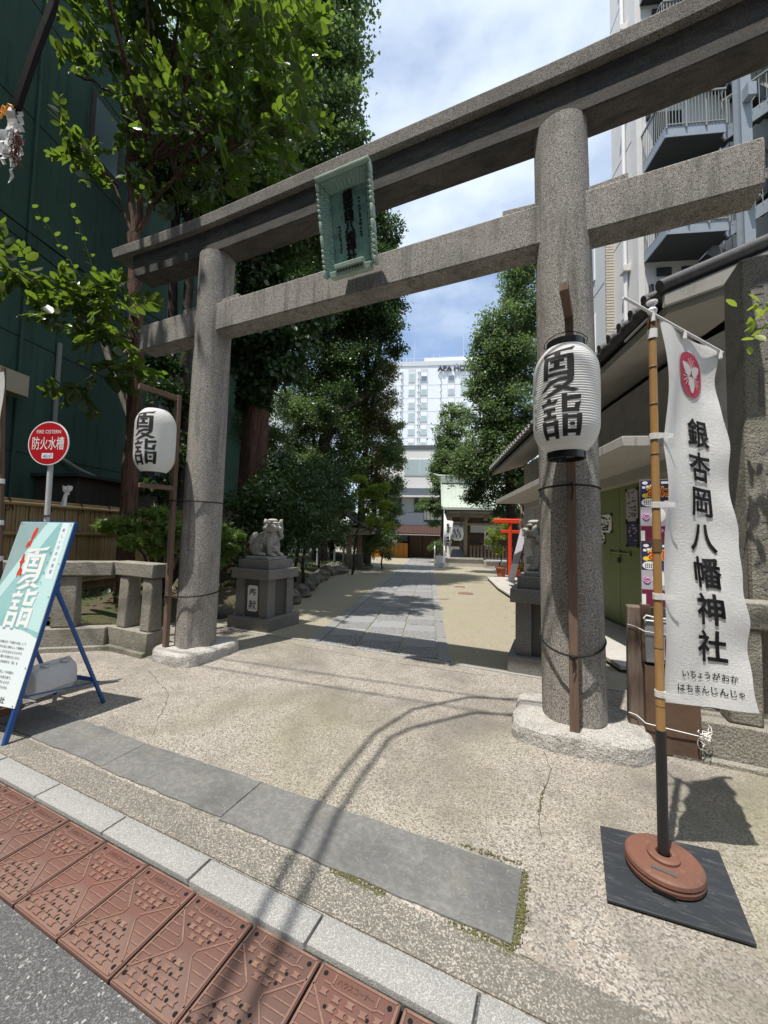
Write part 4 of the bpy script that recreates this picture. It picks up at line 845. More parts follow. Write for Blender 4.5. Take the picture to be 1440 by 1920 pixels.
# ------------------------------------------------------------------ right side: stone fence, monument, notice boxes
rf = thing('stone_fence', 'granite post and rail fence behind the bamboo banner pole', 'fence', (3.3, .08, 0))
for nm, z0, z1, y0, y1, x0 in (('top_rail', .905, 1.085, 0, .2, 2.93), ('base_course', -.05, .26, -.015, .26, 2.80), ('kerb_course', -.05, .03, -.075, -.016, 2.66)):
    for k in range(3):
        xa = x0 if k == 0 else 3.305+(k-1)*1.2; xb = 3.30+k*1.2
        part(nm, MB().span((xa, y0, z0), (xb, y1, z1)), M['granite_rough'], rf, bevel=.012)
for x in (3.1, 3.62, 4.2): part('fence_post', MB().box((x, .10, .5825), (.19, .17, .643)), M['granite_rough'], rf, bevel=.016)
mo = thing('stone_monument', 'tall mossy stone pillar with carved characters at the right edge', 'monument', (3.52, .55, 0))
part('shaft', MB().loft([[Vector((3.50+sx*w_, .55+sy*.17, z)) for sx, sy in ((-1, -1), (1, -1), (1, 1), (-1, 1))] for z, w_ in ((.95, .24), (3.72, .235))]), M['granite_rough'], mo, bevel=.02)
part('pedestal_block', MB().span((3.12, .21, .2), (3.95, .95, .949)), M['granite_rough'], mo, bevel=.02)
b = MB(); vtext(b, '銀杏岡八幡神社', lambda x, y: Vector((3.50+x, .3765, y)), 0, 3.42, .37, .36, .006); part('carved_lettering', b, M['granite_base'], mo)
nb = thing('notice_box', 'dark brown metal notice stand with clear leaflet box beside the right pillar', 'box', (2.66, .06, 0))
part('body', MB().span((2.515, -.075, .0), (2.83, .12, .60)), M['wood_brown'], nb, bevel=.006)
part('leg', MB().span((2.505, -.03, .6), (2.56, .05, 1.02)), M['wood_brown'], nb, bevel=.004)
part('leaflet_box', MB().span((2.515, -.085, .62), (2.80, .06, .92)), M['clear_film'], nb, bevel=.008)
for k, (x0, x1) in enumerate(((2.575, 2.62), (2.625, 2.79))):
    lf = part('leaflet', MB().span((x0, -.092, .655), (x1, -.087, .90)), M['poster_grey'], nb)
    part('leaflet_print', MB().span((x0+.006, -.094, .67), (x1-.006, -.0925, .80)), M['maroon'], lf)
wp = lone('wooden_post', MB().box((2.475, .06, .545), (.105, .10, .90)), M['wood_grey'], 'short weathered grey wooden post between right pillar and notice box', 'post', bevel=.012)
pb = thing('poster_panel', 'narrow panel with two identical colourful event posters behind the bamboo pole', 'poster', (2.62, .0, 1.4))
part('panel', MB().span((2.51, -.012, 1.0), (2.86, .0, 1.94)), M['conduit'], pb)
for k, z1 in enumerate((1.935, 1.47)):
    def PQ(x, y, d): return Vector((2.512+x, -.0125-d, z1-y))
    def rect(mb, x0, y0, x1, y1, d): mb.add([PQ(x0, y0, d), PQ(x0, y1, d), PQ(x1, y1, d), PQ(x1, y0, d)], [(0, 1, 2, 3)])
    b = MB().add([PQ(x, y, d) for x in (0, .34) for d in (0, .0025) for y in (0, .455)], [(0, 1, 3, 2), (4, 6, 7, 5), (0, 4, 5, 1), (2, 3, 7, 6), (0, 2, 6, 4), (1, 5, 7, 3)])
    ps = part('poster', b, M['navy'], pb)
    b = MB(); rect(b, 0, .20, .34, .34, .0032); part('poster_field', b, M['poster_grey'], ps)
    b = MB(); rect(b, 0, .34, .34, .455, .0032); part('poster_footer', b, M['maroon'], ps)
    b = MB()
    for i, (ax, ay) in enumerate(((-.005, 0), (.005, 0), (0, -.005), (0, .005), (.004, .004), (-.004, .004), (.004, -.004), (-.004, -.004), (0, 0))): text(b, 'おば', lambda x, y: PQ(.125+x+ax, .085-y+ay, .004+i*.0002), .165, .078, .006)
    part('title_outline', b, M['yellow_ink'], ps)
    b = MB()
    for i, ax in enumerate((-.0014, .0014, 0)): text(b, 'おば', lambda x, y: PQ(.125+x+ax, .085-y+ax*.6, .0062+i*.0002), .16, .073, .006)
    part('title_lettering', b, M['red_ink'], ps)
    b = MB()
    for x, y, rx_, ry_ in ((.03, .02, .018, .012), (.05, .165, .045, .03), (.16, .165, .02, .012), (.11, .26, .045, .055), (.2, .27, .03, .06)):
        b.add([PQ(x+rx_*math.cos(a*.3927), y+ry_*math.sin(a*.3927), .0045) for a in range(16)], [tuple(range(16))])
    for j in range(3): rect(b, .012+j*.024, .045-j*.006, .032+j*.024, .063-j*.006, .0045)
    rect(b, .13, .012, .21, .03, .0045); rect(b, .0, .375, .025, .45, .0045)
    part('poster_shapes', b, M['white_paint'], ps, kind='stuff')
    b = MB(); b.tube([PQ(.035+(.012+.0016*j)*math.cos(j*.7)*.7, .27+(.004+.0016*j)*math.sin(j*.7), .006) for j in range(16)], .004, 5); part('swirl', b, M['pink_ink'], ps)
    b = MB(); b.add([PQ(.03+.02*math.cos(a*.3927), .115+.016*math.sin(a*.3927), .0045) for a in range(16)], [tuple(range(16))]); part('round_mark', b, M['yellow_ink'], ps)
    b = MB(); text(b, '9/2', lambda x, y: PQ(.15+x, .375-y, .0045), .07, .03, .006); part('date_lettering', b, M['pink_ink'], ps)
    b = MB(); rr7 = random.Random(4)
    for j in range(3):
        for q in range(6): rect(b, .022+q*.012, .152+j*.012, .029+q*.012, .159+j*.012, .0055)
    part('fine_print', b, M['ink'], ps, kind='stuff')
wr = MB()
for z, sag in ((.86, .02), (.22, .02)):
    pts = [(2.42, -.005, z), (2.425, -.0, z), (2.47, -.002+.0, z-.01), (2.51, -.095, z-.02), (2.66, -.098, z-.03), (2.84, -.09, z-.045)]
    wr.tube(pts, .0035, 6)
wr.tube([(2.505, -.1, .93), (2.52, -.105, .955), (2.6, -.1, .94), (2.7, -.1, .945)], .005, 6)
lone('tie_wire', wr, M['white_wire'], 'white cords lashing the notice box to the wooden post', 'cord')
b = MB(); r6 = random.Random(2)
for k in range(15):
    p = Vector((2.83, -.09, .19)); pts = [p]
    for j in range(4): p = p+Vector((r6.uniform(-.02, .035), r6.uniform(-.02, .02), r6.uniform(-.022, .022))); pts.append(p)
    b.tube(pts, .0025, 4)
for k in range(2): b.tube([(2.82+.02*math.sin(a*.8), -.1, .165+.04*math.cos(a*.8)-.03) for a in range(9)], .003, 5)
lone('cord_tangle', b, M['white_wire'], 'tangled end of white plastic cord on the notice box corner', 'cord')
# storehouse with tiled roof and green doors
st = thing('storehouse', 'grey rendered storehouse with tiled roof, concrete canopy and olive green doors', 'building', tuple(PF(4.1, 4, 0)), ANG)
T = lambda q, s, z: PF(q, s, z)
part('wall', MB(T).span((4.15, 1.25, -.6), (9.0, 10.2, 3.95)), M['render_grey'], st)
part('gable', MB(T).prism([(4.15, 1.251, 3.95), (9.0, 1.251, 3.95), (9.0, 1.251, 4.3), (6.6, 1.251, 5.25)], (0, 8.9, 0)), M['render_grey'], st)
part('soffit', MB(T).prism([(3.12, .12, 3.80), (4.2, .12, 4.22), (4.2, .12, 4.05), (3.12, .12, 3.71)], (0, 10.5, 0)), M['soffit'], st)
sl = MB(T).prism([(3.06, .1, 3.86), (6.6, .1, 5.35), (6.6, .1, 5.43), (3.03, .1, 3.93)], (0, 10.55, 0)); part('roof', sl, M['tile'], st)
part('verge_board', MB(T).prism([(3.05, .08, 3.74), (3.05, .08, 3.86), (6.6, .08, 5.33), (6.6, .08, 5.1), (4.2, .08, 4.14)], (0, -.05, 0)), M['render_grey'], st, bevel=.004)
part('verge_tiles', MB(T).tube([(3.02, .06, 3.95), (3.6, .06, 4.19), (5, .06, 4.78), (6.6, .06, 5.46)], .06, 10), M['tile'], st)
um = unit_mesh('round_tile', MB().tube([(-.05, 0, 0), (3.2, 0, 1.33)], .052, 10), M['tile'], 0)
ue = unit_mesh('eave_tile', MB().lathe([(.055, -.02), (.06, 0), (.052, .012), (.03, .006), (.0, .006)], (0, 0, 0), 14), M['tile'], 0)
uw = unit_mesh('eave_tile', MB().lathe([(.055, -.02), (.06, 0), (.052, .012), (.03, .006), (.0, .006)], (0, 0, 0), 14), M['tile_pale'], 0)
for k in range(40):
    s = .28+k*.262; p = PF(3.04, s, 3.945)
    piece('round_tile', um, st, Matrix.Translation(p) @ Matrix.Rotation(ANG, 4, 'Z'))
    piece('eave_tile', uw if s > 4.9 else ue, st, Matrix.Translation(PF(3.0, s, 3.93)) @ Matrix.Rotation(ANG, 4, 'Z') @ Matrix.Rotation(R(-90), 4, 'Y'))
part('canopy', MB(T).span((3.0, .78, 2.545), (4.16, 9.1, 2.665)), M['slab'], st, bevel=.008)
part('canopy_beam', MB(T).span((3.9, .9, 2.38), (4.149, 9, 2.544)), M['soffit'], st)
for k, (s0, s1) in enumerate(((2.30, 3.225), (3.235, 4.16))):
    dr = part('door', MB(T).span((4.09, s0, .06), (4.155, s1, 2.46)), M['door_green'], st, bevel=.004)
    if k == 0:
        part('bolt', MB().tube([PF(4.075, 2.85, 1.25), PF(4.075, 3.6, 1.25)], .018, 8), M['door_green'], dr)
        part('padlock', MB(T).span((4.05, 3.2, 1.08), (4.085, 3.26, 1.17)), M['steel_dark'], dr)
        for s_ in (2.88, 3.22, 3.56): part('bolt_bracket', MB(T).span((4.06, s_-.03, 1.215), (4.09, s_+.03, 1.285)), M['door_green'], dr)
part('door_frame', MB(T).span((4.10, 2.22, .0), (4.152, 2.295, 2.52)), M['soffit'], st); part('door_frame', MB(T).span((4.10, 4.165, .0), (4.152, 4.24, 2.52)), M['soffit'], st)
def sheet(name, s0, s1, z0, z1, m, lab, bits, inkm, seed):
    o = thing(name, lab, 'notice', tuple(PF(4.08, s0, z0)), ANG, None)
    sh_ = part('sheet', MB(T).span((4.076, s0, z0), (4.08, s1, z1)), m, o)
    b = MB(T); r = random.Random(seed)
    for _ in range(bits):
        a = r.uniform(s0+.02, s1-.1); z = r.uniform(z0+.03, z1-.05); b.span((4.074, a, z), (4.0755, a+r.uniform(.03, .09), z+r.uniform(.01, .03)))
    part('print', b, inkm, o, kind='stuff')
    for s_ in (s0+.01, s1-.01):
        for z in (z0+.01, z1-.01): part('tape_corner', MB(T).box((4.072, s_, z), (.004, .06, .05)), M['charcoal'], o)
    return o
sheet('notice', 3.5, 3.98, 1.6, 1.93, M['white_paint'], 'white printed notice sheet taped on the left green door', 42, M['ink'], 3)
sheet('notice', 3.78, 3.98, 1.40, 1.59, M['white_paint'], 'small white slip below the notice on the left green door', 8, M['ink'], 5)
o = sheet('notice', 2.62, 2.97, 1.78, 2.3, M['poster_grey'], 'dark picture poster taped high on the right green door', 30, M['poster_dark'], 4)
o = sheet('notice', 2.62, 2.97, 1.37, 1.77, M['navy'], 'navy blue poster below the picture poster on the right green door', 10, M['poster_grey'], 6)
# ------------------------------------------------------------------ apartment tower with steel fire stairs (right, behind)
ap = thing('apartment_tower', 'pale apartment tower with blue grey steel fire stairs behind the torii on the right', 'building', tuple(PF(8, 9, 0)), ANG)
part('wall', MB(T).span((7.2, 8.25, -.5), (16, 10.2, 34)), M['white_wall'], ap)
part('side_wing', MB(T).span((6.93, 10.21, -.5), (15, 14.5, 14.2)), M['tile_white'], ap)
b = MB(T); z = 3.5
part('tiled_strip', MB(T).span((6.935, 10.15, -.5), (7.198, 10.209, 14.15)), M['soffit'], ap)
um = unit_mesh('wall_tile', MB().box((0, 0, 0), (.118, .012, .068)), M['tile_cream'], 0); k = 0
while z < 14.1:
    for c_ in range(2 if k % 2 else 3):
        q = 6.945+.063+c_*.127-(.0 if k % 2 else .063); q = min(max(q, 6.99), 7.145)
        piece('wall_tile', um, ap, Matrix.Translation(PF(q, 10.144, z)) @ Matrix.Rotation(ANG, 4, 'Z'))
    z += .0765*1.35; k += 1
for z in (5.6, 8.4, 11.2):
    wn = part('window', MB(T).span((6.89, 11.0, z), (6.929, 12.2, z+1.5)), M['white_paint'], ap); part('pane', MB(T).span((6.885, 11.06, z+.06), (6.889, 12.14, z+1.44)), M['glass_pale'], wn)
    part('expansion_joint', MB(T).box((6.928, 12.3, z-.6), (.006, 4.1, .03)), M['dark_grey'], ap)
for z in (3.2, 6, 8.8, 11.6, 14.4, 17.2, 20, 22.8, 25.6): part('expansion_joint', MB(T).box((7.198, 9.2, z), (.006, 1.95, .025)), M['dark_grey'], ap)
part('drain_pipe', MB().tube([PF(7.1, 9.15, 0), PF(7.1, 9.15, 33)], .06, 10), M['white_paint'], ap)
for k in range(11):
    z = 1.75+k*2.8; part('pipe_bracket', MB(T).span((6.98, 9.0, z), (7.199, 9.3, z+.22)), M['white_wall'], ap, bevel=.01)
part('buttress', MB(T).span((7.02, 8.2, -.5), (7.199, 8.5, 33.9)), M['white_wall'], ap)
for lv in range(9):
    z = 1.45+lv*2.8; q0, q1, s0, s1 = 7.2, 8.72, 7.08, 8.24
    ld = part('landing', MB(T).span((q0, s0, z), (q1, s1, z+.06)), M['steel_dark'], ap)
    for nm, a in (('fascia', ((q0-.012, s0-.02, z-.04), (q1, s0-.002, z+.26))), ('fascia', ((q0-.03, s0, z-.04), (q0-.002, s1, z+.26)))): part(nm, MB(T).span(*a), M['steel_grey'], ld)
    b = MB(T)
    for k in range(19): q = q0+k*(q1-q0)/18; b.box((q, s0-.03, z+.72), (.016, .016, .95))
    for k in range(14): s = s0+k*(s1-s0)/13; b.box((q0-.035, s, z+.72), (.016, .016, .95))
    b.box(((q0+q1)/2, s0-.03, z+1.2), (q1-q0+.04, .045, .045)); b.box((q0-.035, (s0+s1)/2, z+1.2), (.045, s1-s0, .045)); b.box(((q0+q1)/2, s0-.03, z+.30), (q1-q0, .03, .03))
    for k in range(4): b.box((q0+k*(q1-q0)/3, s0-.05, z+.55), (.04, .03, .75))
    part('railing', b, M['conduit'], ld)
    part('screen', MB(T).span((q0-.05, s0-.04, z+.28), (q0+.34, s0-.02, z+1.18)), M['steel_grey'], ld) if lv == 2 else None
    dn = part('door_opening', MB(T).span((q0+.32, 8.235, z+.08), (q0+1.15, 8.249, z+2.0)), M['charcoal'], ap)
    part('wall_lamp', MB(T).span((q0+.12, 8.12, z+1.75), (q0+.2, 8.249, z+2.05)), M['steel_dark'], ap)
    part('vent', MB(T).span((q0+.35, 8.2, z+2.35), (q0+.75, 8.249, z+2.6)), M['steel_dark'], ap); part('vent', MB(T).span((q0+1.05, 8.2, z+2.35), (q0+1.45, 8.249, z+2.6)), M['steel_dark'], ap)
    for d in (0, 1):                        # stair flights zigzag beside the landing
        za, zb = z+d*1.4, z+1.4+d*1.4; qa, qb = (q1, q1+2.1) if d == 0 else (q1+2.1, q1); ss = s0+.15+d*.55
        st_ = part('stringer', MB().beam(PF(qa, ss, za), PF(qb, ss, zb), .05, .3), M['steel_grey'], ap)
        b = MB()
        for k in range(9): b.beam(PF(qa+(qb-qa)*(k+.5)/9, ss+.02, za+(zb-za)*(k+.5)/9), PF(qa+(qb-qa)*(k+.5)/9, ss+.55, za+(zb-za)*(k+.5)/9), .24, .03)
        part('treads', b, M['steel_dark'], st_)
        b = MB()
        for k in range(12): p = PF(qa+(qb-qa)*k/11, ss-.03, za+(zb-za)*k/11); b.beam(p+Vector((0, 0, .1)), p+Vector((0, 0, 1.0)), .016, .016, (0, 1, 0))
        b.beam(PF(qa, ss-.03, za+1), PF(qb, ss-.03, zb+1), .04, .04); part('stair_railing', b, M['conduit'], st_)
for q, s in ((9.1, 7.02), (11.1, 7.02)):
    b = MB(T); b.span((q-.13, s-.14, -.5), (q+.13, s-.115, 30)); b.span((q-.13, s+.115, -.5), (q+.13, s+.14, 30)); b.span((q-.02, s-.114, -.5), (q+.02, s+.114, 30)); part('steel_column', b, M['steel_grey'], ap)
    for k in range(10): part('column_bracket', MB(T).span((q-.1, s-.35, 2+k*2.8), (q+.1, s-.15, 2.35+k*2.8)), M['steel_grey'], ap)
nb2 = lone('neighbour_wall', MB(T).span((9.9, 5.4, -.5), (16, 6.9, 30)), M['pale_green'], 'pale greenish rendered wall at the far right behind the torii beam', 'building')
# ------------------------------------------------------------------ buildings at the end of the approach
E0 = 33.6
eb = thing('end_house', 'grey and white three storey house with dark entrance closing the shrine approach', 'building', tuple(PF(1, E0, -.75)), ANG)
g0 = -.76
part('wall', MB(T).span((-4.8, E0, 3.6), (7.5, E0+8, 9.75)), M['white_wall'], eb)
part('lower_wall', MB(T).span((-4.8, E0+.4, g0), (7.5, E0+8, 3.599)), M['charcoal'], eb)
part('parapet', MB(T).span((-4.85, E0-.06, 9.751), (7.6, E0+8, 10.15)), M['dark_grey'], eb)
part('eave_slab', MB(T).span((-4.8, E0-.9, 5.15), (7.5, E0-.001, 5.85)), M['slate_blue'], eb); part('eave_trim', MB(T).span((-4.8, E0-.95, 5.0), (7.5, E0-.05, 5.149)), M['white_wall'], eb)
for q0, q1, z0, z1 in ((-1.6, 1.4, 7.3, 8.75), (3.2, 5.0, 7.3, 8.75)):
    wn = part('window', MB(T).span((q0-.06, E0-.06, z0-.1), (q1+.06, E0-.001, z1+.06)), M['white_paint'], eb)
    for k in range(2): part('pane', MB(T).span((q0+k*(q1-q0)/2+.02, E0-.075, z0), (q0+(k+1)*(q1-q0)/2-.02, E0-.061, z1)), M['glass_pale'], wn)
bal = part('balcony', MB(T).span((-4.8, E0-1.2, 2.35), (7.5, E0-1.05, 3.5)), M['slate_blue'], eb)
part('balcony_floor', MB(T).span((-4.8, E0-1.049, 2.3), (7.5, E0+.39, 2.5)), M['slate_blue'], eb)
for q in (-3.4, 1.3, 5.0):
    fr = part('balcony_grille', MB(T).span((q-.95, E0-1.24, 2.75), (q+.95, E0-1.205, 3.85)), M['steel_dark'], bal)
    part('opening', MB(T).span((q-.88, E0-1.26, 2.85), (q+.88, E0-1.245, 3.8)), M['glass_pale'] if q < 0 else M['conduit'], fr)
    b = MB(T)
    for k in range(5): b.box((q-.7+k*.35, E0-1.28, 3.3), (.04, .03, 1.0))
    part('grille_bars', b, M['steel_dark'], fr)
for q in (-2.6, .2, 3.6): part('french_window', MB(T).span((q-.8, E0-.05, 3.6), (q+.8, E0-.002, 5.0)), M['dark_grey'], eb)
aw = part('awning', MB(T).prism([(-3.9, E0-1.3, 2.3), (-3.9, E0-2.2, 1.55), (-3.9, E0-2.2, 1.47), (-3.9, E0-1.3, 2.2)], (11.2, 0, 0)), M['awning'], eb)
b = MB(T)
for k in range(46): q = -3.85+k*.245; b.prism([(q, E0-1.3, 2.33), (q, E0-2.2, 1.58), (q, E0-2.2, 1.60), (q, E0-1.3, 2.36)], (.03, 0, 0))
part('awning_ribs', b, M['wood_brown'], aw); part('awning_gutter', MB(T).span((-3.95, E0-2.25, 1.40), (7.3, E0-2.18, 1.47)), M['slab'], aw)
part('counter', MB(T).span((-4.7, E0-1.0, g0), (-1.1, E0-.4, .62)), M['orange_panel'], eb, bevel=.02)
b = MB(T)
for k in range(8): b.span((-4.65+k*.45, E0-1.02, g0+.1), (-4.62+k*.45, E0-1.0, .55))
part('counter_grooves', b, M['wood_brown'], eb)
for k in range(4): part('sliding_door', MB(T).span((-1.0+k*1.3, E0+.30, g0), (.25+k*1.3, E0+.39, 1.55)), M['wood_brown'], eb, bevel=.02)
part('shop_window', MB(T).span((-4.5, E0+.33, .75), (-1.2, E0+.39, 1.4)), M['glass'], eb)
part('pale_notice', MB(T).span((-2.6, E0-.95, .64), (-2.1, E0-.9, .95)), M['white_paint'], eb); part('pale_notice', MB(T).span((-3.4, E0-.95, .64), (-3.15, E0-.9, .85)), M['white_paint'], eb)
part('doorstep', MB(T).span((1.9, E0-1.3, g0), (5.2, E0-.2, g0+.14)), M['slab'], eb)
ob_ = thing('unseen_street_building', 'plain unseen buildings across the street, added to block low sky light', 'building', (0, -11, 0))  # unseen row added to cut sky fill on street-facing surfaces
for k, (xa, xb, h_) in enumerate(((-26, -12.2, 14), (-12, -1.2, 17), (-1, 9.8, 13), (10, 24, 16))):
    part('facade', MB().span((xa, -22, -.2), (xb, -10.5, h_)), M['annex' if k % 2 else 'render_grey'], ob_)
    for f_ in range(3):
        for c_ in range(3): part('window', MB().span((xa+1+c_*3.4, -10.499, 3.2+f_*3.1), (xa+3.4+c_*3.4, -10.45, 4.9+f_*3.1)), M['glass'], ob_)
# hotel tower
HQ0, HQ1, HS = -10.5, 15.0, 80.0
ho = thing('hotel_tower', 'tall white hotel tower with rows of small windows beyond the shrine trees', 'building', tuple(PF(2, HS, -1)), ANG)
part('wall', MB(T).span((HQ0, HS, -1.5), (HQ1, HS+14, 38.6)), M['hotel_wall'], ho)
part('parapet', MB(T).span((HQ0-.1, HS-.15, 38.601), (HQ1+.1, HS+14, 39.6)), M['hotel_strip'], ho)
part('rooftop_hut', MB(T).span((-.6, HS+.5, 39.601), (14, HS+10, 40.7)), M['hotel_wall'], ho)
wi = [(-9.2, 0), (-3.3, 0), (-.6, 1), (5.3, 1), (8.0, 0), (-6.1, 2), (2.3, 2)]
for q, kd in wi:
    if kd == 2: continue
    part('window_strip', MB(T).span((q-.8, HS-.06, 3), (q+.8, HS-.001, 38)), M['hotel_strip'], ho)
    for f_ in range(12):
        z = 35.0-f_*2.95
        wn = part('window', MB(T).span((q-.72, HS-.14, z-.05), (q+.72, HS-.061, z+2.0)), M['white_paint'], ho)
        part('pane', MB(T).span((q-.64, HS-.155, z+.05), (q+.64, HS-.141, z+1.25 if kd or (f_+int(q)) % 3 else z+1.9)), M['glass'] if (f_ < 1 or (f_ == 3 and q < -8)) and (kd == 1 or f_ == 3) else M['glass_pale'], wn)
b = MB(T)
for q in (-11.2+1.0, -8.0+2.6, -5.7, -1.9, -1.5, 3.0): 
    for f_ in range(24): b.box((q, HS-.2, 37.2-f_*1.475), (.22, .4, .28))
part('vent_hood', b, M['hotel_strip'], ho, kind='stuff')
b = MB(T)
for f_ in range(12): b.box(((HQ0+HQ1)/2, HS-.01, 34.3-f_*2.95), (HQ1-HQ0, .03, .07))
part('floor_joint', b, M['hotel_strip'], ho, kind='stuff')
for q, h_ in ((-6.6, 1.4), (-4.6, 1.5), (-2.8, 5.5), (1.4, 2.0), (2.8, 2.2), (8.0, 6.5)): part('antenna', MB().tube([PF(q, HS+1, 39.5), PF(q, HS+1, 39.6+h_)], .05, 6), M['hotel_strip'], ho)
b = MB(T)
for k in range(20): b.box((HQ0+k*.75, HS+.1, 40.0), (.05, .05, .9))
b.box((-3.4, HS+.1, 40.45), (14.2, .06, .06)); part('roof_railing', b, M['hotel_strip'], ho)
b = MB(); text(b, 'APA HOTEL', lambda x, y: PF(6.6+x, HS-.35, 37.75+y), 8.6, 1.15, .04); part('sign_lettering', b, M['slate_blue'], ho, solid=.25)
lone('pale_building', MB(T).span((-24, 22, -1), (-9.5, 36, 11.5)), M['hotel_wall'], 'pale white building glimpsed between the tree trunks on the left', 'building')
pbd = bpy.data.objects['pale_building']
for k in range(4): part('window', MB(T).span((-9.5, 24+k*2.8, 4.2), (-9.44, 25.4+k*2.8, 6.2)), M['conduit'], pbd)
# ------------------------------------------------------------------ shrine hall on the right
hs = thing('shrine_hall', 'wooden shrine hall with pale green copper roof on a stone platform', 'shrine', tuple(PF(5, 25, -.6)), ANG)
gs_ = gz(0, 24)
part('platform', MB(T).span((1.95, 23.3, gs_-.2), (4.6, 33, -.18)), M['slab'], hs, bevel=.02); part('platform', MB(T).span((4.601, 21.7, gs_-.2), (13, 33, -.2)), M['slab'], hs, bevel=.02)
part('platform_rim', MB(T).span((1.9, 23.22, -.179), (4.55, 23.8, -.06)), M['granite_pale'], hs, bevel=.01); part('platform_rim', MB(T).span((4.551, 21.62, -.199), (13, 22.2, -.08)), M['granite_pale'], hs, bevel=.01)
for q in (2.25, 3.42, 7.2): part('column', MB(T).span((q-.13, 23.9, -.17), (q+.13, 24.16, 3.1)), M['wood_tan'], hs, bevel=.01)
part('column', MB(T).span((3.05, 23.95, -.17), (3.2, 24.1, 3.1)), M['wood_grey'], hs)
for z0, z1 in ((2.75, 3.05), (2.2, 2.35)): part('beam', MB(T).span((2.0, 23.95, z0), (8, 24.1, z1)), M['wood_tan'], hs, bevel=.01)
part('beam', MB(T).span((2.12, 24, 2.4), (2.3, 29, 2.7)), M['wood_tan'], hs)
for k in range(5): part('bracket', MB(T).span((2.1+k*1.3, 23.7, 2.55), (2.3+k*1.3, 24.3, 2.75)), M['wood_tan'], hs)
part('rear_wall', MB(T).span((2.6, 26.5, -.17), (9, 26.7, 3)), M['wood_brown'], hs); part('white_panel', MB(T).span((2.7, 26.4, 1.5), (3.6, 26.49, 2.5)), M['white_wall'], hs); part('white_panel', MB(T).span((3.9, 25.2, 1.7), (6.6, 25.3, 2.3)), M['white_paint'], hs)
rfm = MB(T); prof = [(22.5, 3.35), (23.1, 3.62), (24.0, 4.25), (24.7, 4.95), (25.0, 5.35)]
pr = [(1.75, s, z) for s, z in prof]+[(1.75, s, z-.16) for s, z in prof[::-1]]
rfm.prism(pr, (7.5, 0, 0)); back = [(1.75, 50-s, z) for s, z in prof]+[(1.75, 50-s, z-.16) for s, z in prof[::-1]]; rfm.prism(back, (7.5, 0, 0)); part('roof', rfm, M['copper_roof'], hs)
for k in range(26): q = 1.85+k*.285; part('roof_seam', MB(T).prism([(q, s, z+.0) for s, z in prof]+[(q, s, z+.035) for s, z in prof[::-1]], (.03, 0, 0)), M['copper_roof'], hs)
part('gable_board', MB(T).prism([(1.74, 22.45, 3.42), (1.74, 23.1, 3.7), (1.74, 24.0, 4.33), (1.74, 25.0, 5.45), (1.74, 25.0, 5.05), (1.74, 24.0, 3.95), (1.74, 22.5, 3.2)], (-.06, 0, 0)), M['copper_roof'], hs)
part('ridge', MB(T).span((1.6, 24.85, 5.3), (9.3, 25.15, 5.75)), M['copper_roof'], hs, bevel=.03)
part('ridge_finial', MB().tube([PF(1.1, 25, 6.02), PF(1.5, 25, 5.86), PF(2.2, 25, 5.82), PF(2.9, 25, 5.86)], [.04, .1, .12, .1], 8), M['copper_roof'], hs)
part('eave_lath', MB(T).span((1.8, 22.55, 3.1), (9.2, 22.75, 3.2)), M['wood_brown'], hs)
pk = part('picket_fence', MB(T).span((3.6, 23.5, .65), (9, 23.54, .72)), M['wood_grey'], hs)
um = unit_mesh('picket', MB().box((0, 0, 0), (.13, .03, .98)), M['wood_grey'], 0)
for k in range(22): piece('picket', um, hs, Matrix.Translation(PF(3.75+k*.24, 23.46, .33)) @ Matrix.Rotation(ANG, 4, 'Z'))
ob = lone('offering_board', MB(T).prism([(2.35, 23.5, -.06), (3.3, 23.5, -.06), (3.2, 23.9, .55), (2.55, 23.9, .55)], (0, .05, 0)), M['dark_grey'], 'dark grey board leaning on the shrine platform', 'board')
lone('side_board', MB(T).span((2.12, 23.86, -.06), (3.0, 23.9, .68)), M['white_wall'], 'pale square board standing behind the dark leaning board', 'board')
ln = thing('paper_lantern', 'grey white barrel lantern with black marks hanging in the shrine hall', 'lantern', tuple(PF(2.9, 23.4, 1.6)))
part('body', MB().lathe([(.2, -.5), (.36, -.4), (.42, 0), (.36, .4), (.2, .5)], tuple(PF(2.85, 23.6, 1.6)), 20), M['paper'], ln)
b = MB()
for k in range(7): a = -2.2+k*.22; p = PF(2.85, 23.6, 1.6); b.box((p.x+.43*math.cos(a), p.y+.43*math.sin(a), 1.62+.2*((k*5) % 3-1)), (.05, .05, .22))
part('marks', b, M['ink'], ln, kind='stuff'); part('lower_ring', MB().lathe([(.22, -.6), (.22, -.5)], tuple(PF(2.85, 23.6, 1.6)), 20), M['lacquer'], ln)
pst = lone('name_board', MB(T).span((4.8, 24.4, .55), (5.3, 24.5, 1.85)), M['white_paint'], 'white vertical board with dark writing inside the shrine hall', 'board')
b = MB(); vtext(b, '奉納', lambda x, y: PF(5.05+x, 24.38, 1.25+y), 0, .3, .5, .42, .02); part('lettering', b, M['ink'], pst)
bn = thing('banner', 'small distant white banner with black writing beside the shrine hall steps', 'banner', tuple(PF(1.9, 22, -.5)), 0, 'shrine name banners')
part('cloth', MB(T).add([(1.82, 21.95, 3.0), (2.02, 21.9, 2.45), (2.42, 21.8, 2.4), (2.28, 21.8, .75), (1.85, 21.95, .75)], [(0, 4, 3, 2, 1)]), M['cloth'], bn, solid=.01)
part('pole', MB().tube([PF(1.83, 21.96, -.6), PF(1.83, 21.96, 3.1)], .025, 6), M['white_paint'], bn)
b = MB(); vtext(b, '銀杏岡八幡神社', lambda x, y: PF(2.08+x, 21.87-x*.2-.02, 2.15+y), 0, 0, .21, .2, .03); part('lettering', b, M['ink'], bn)
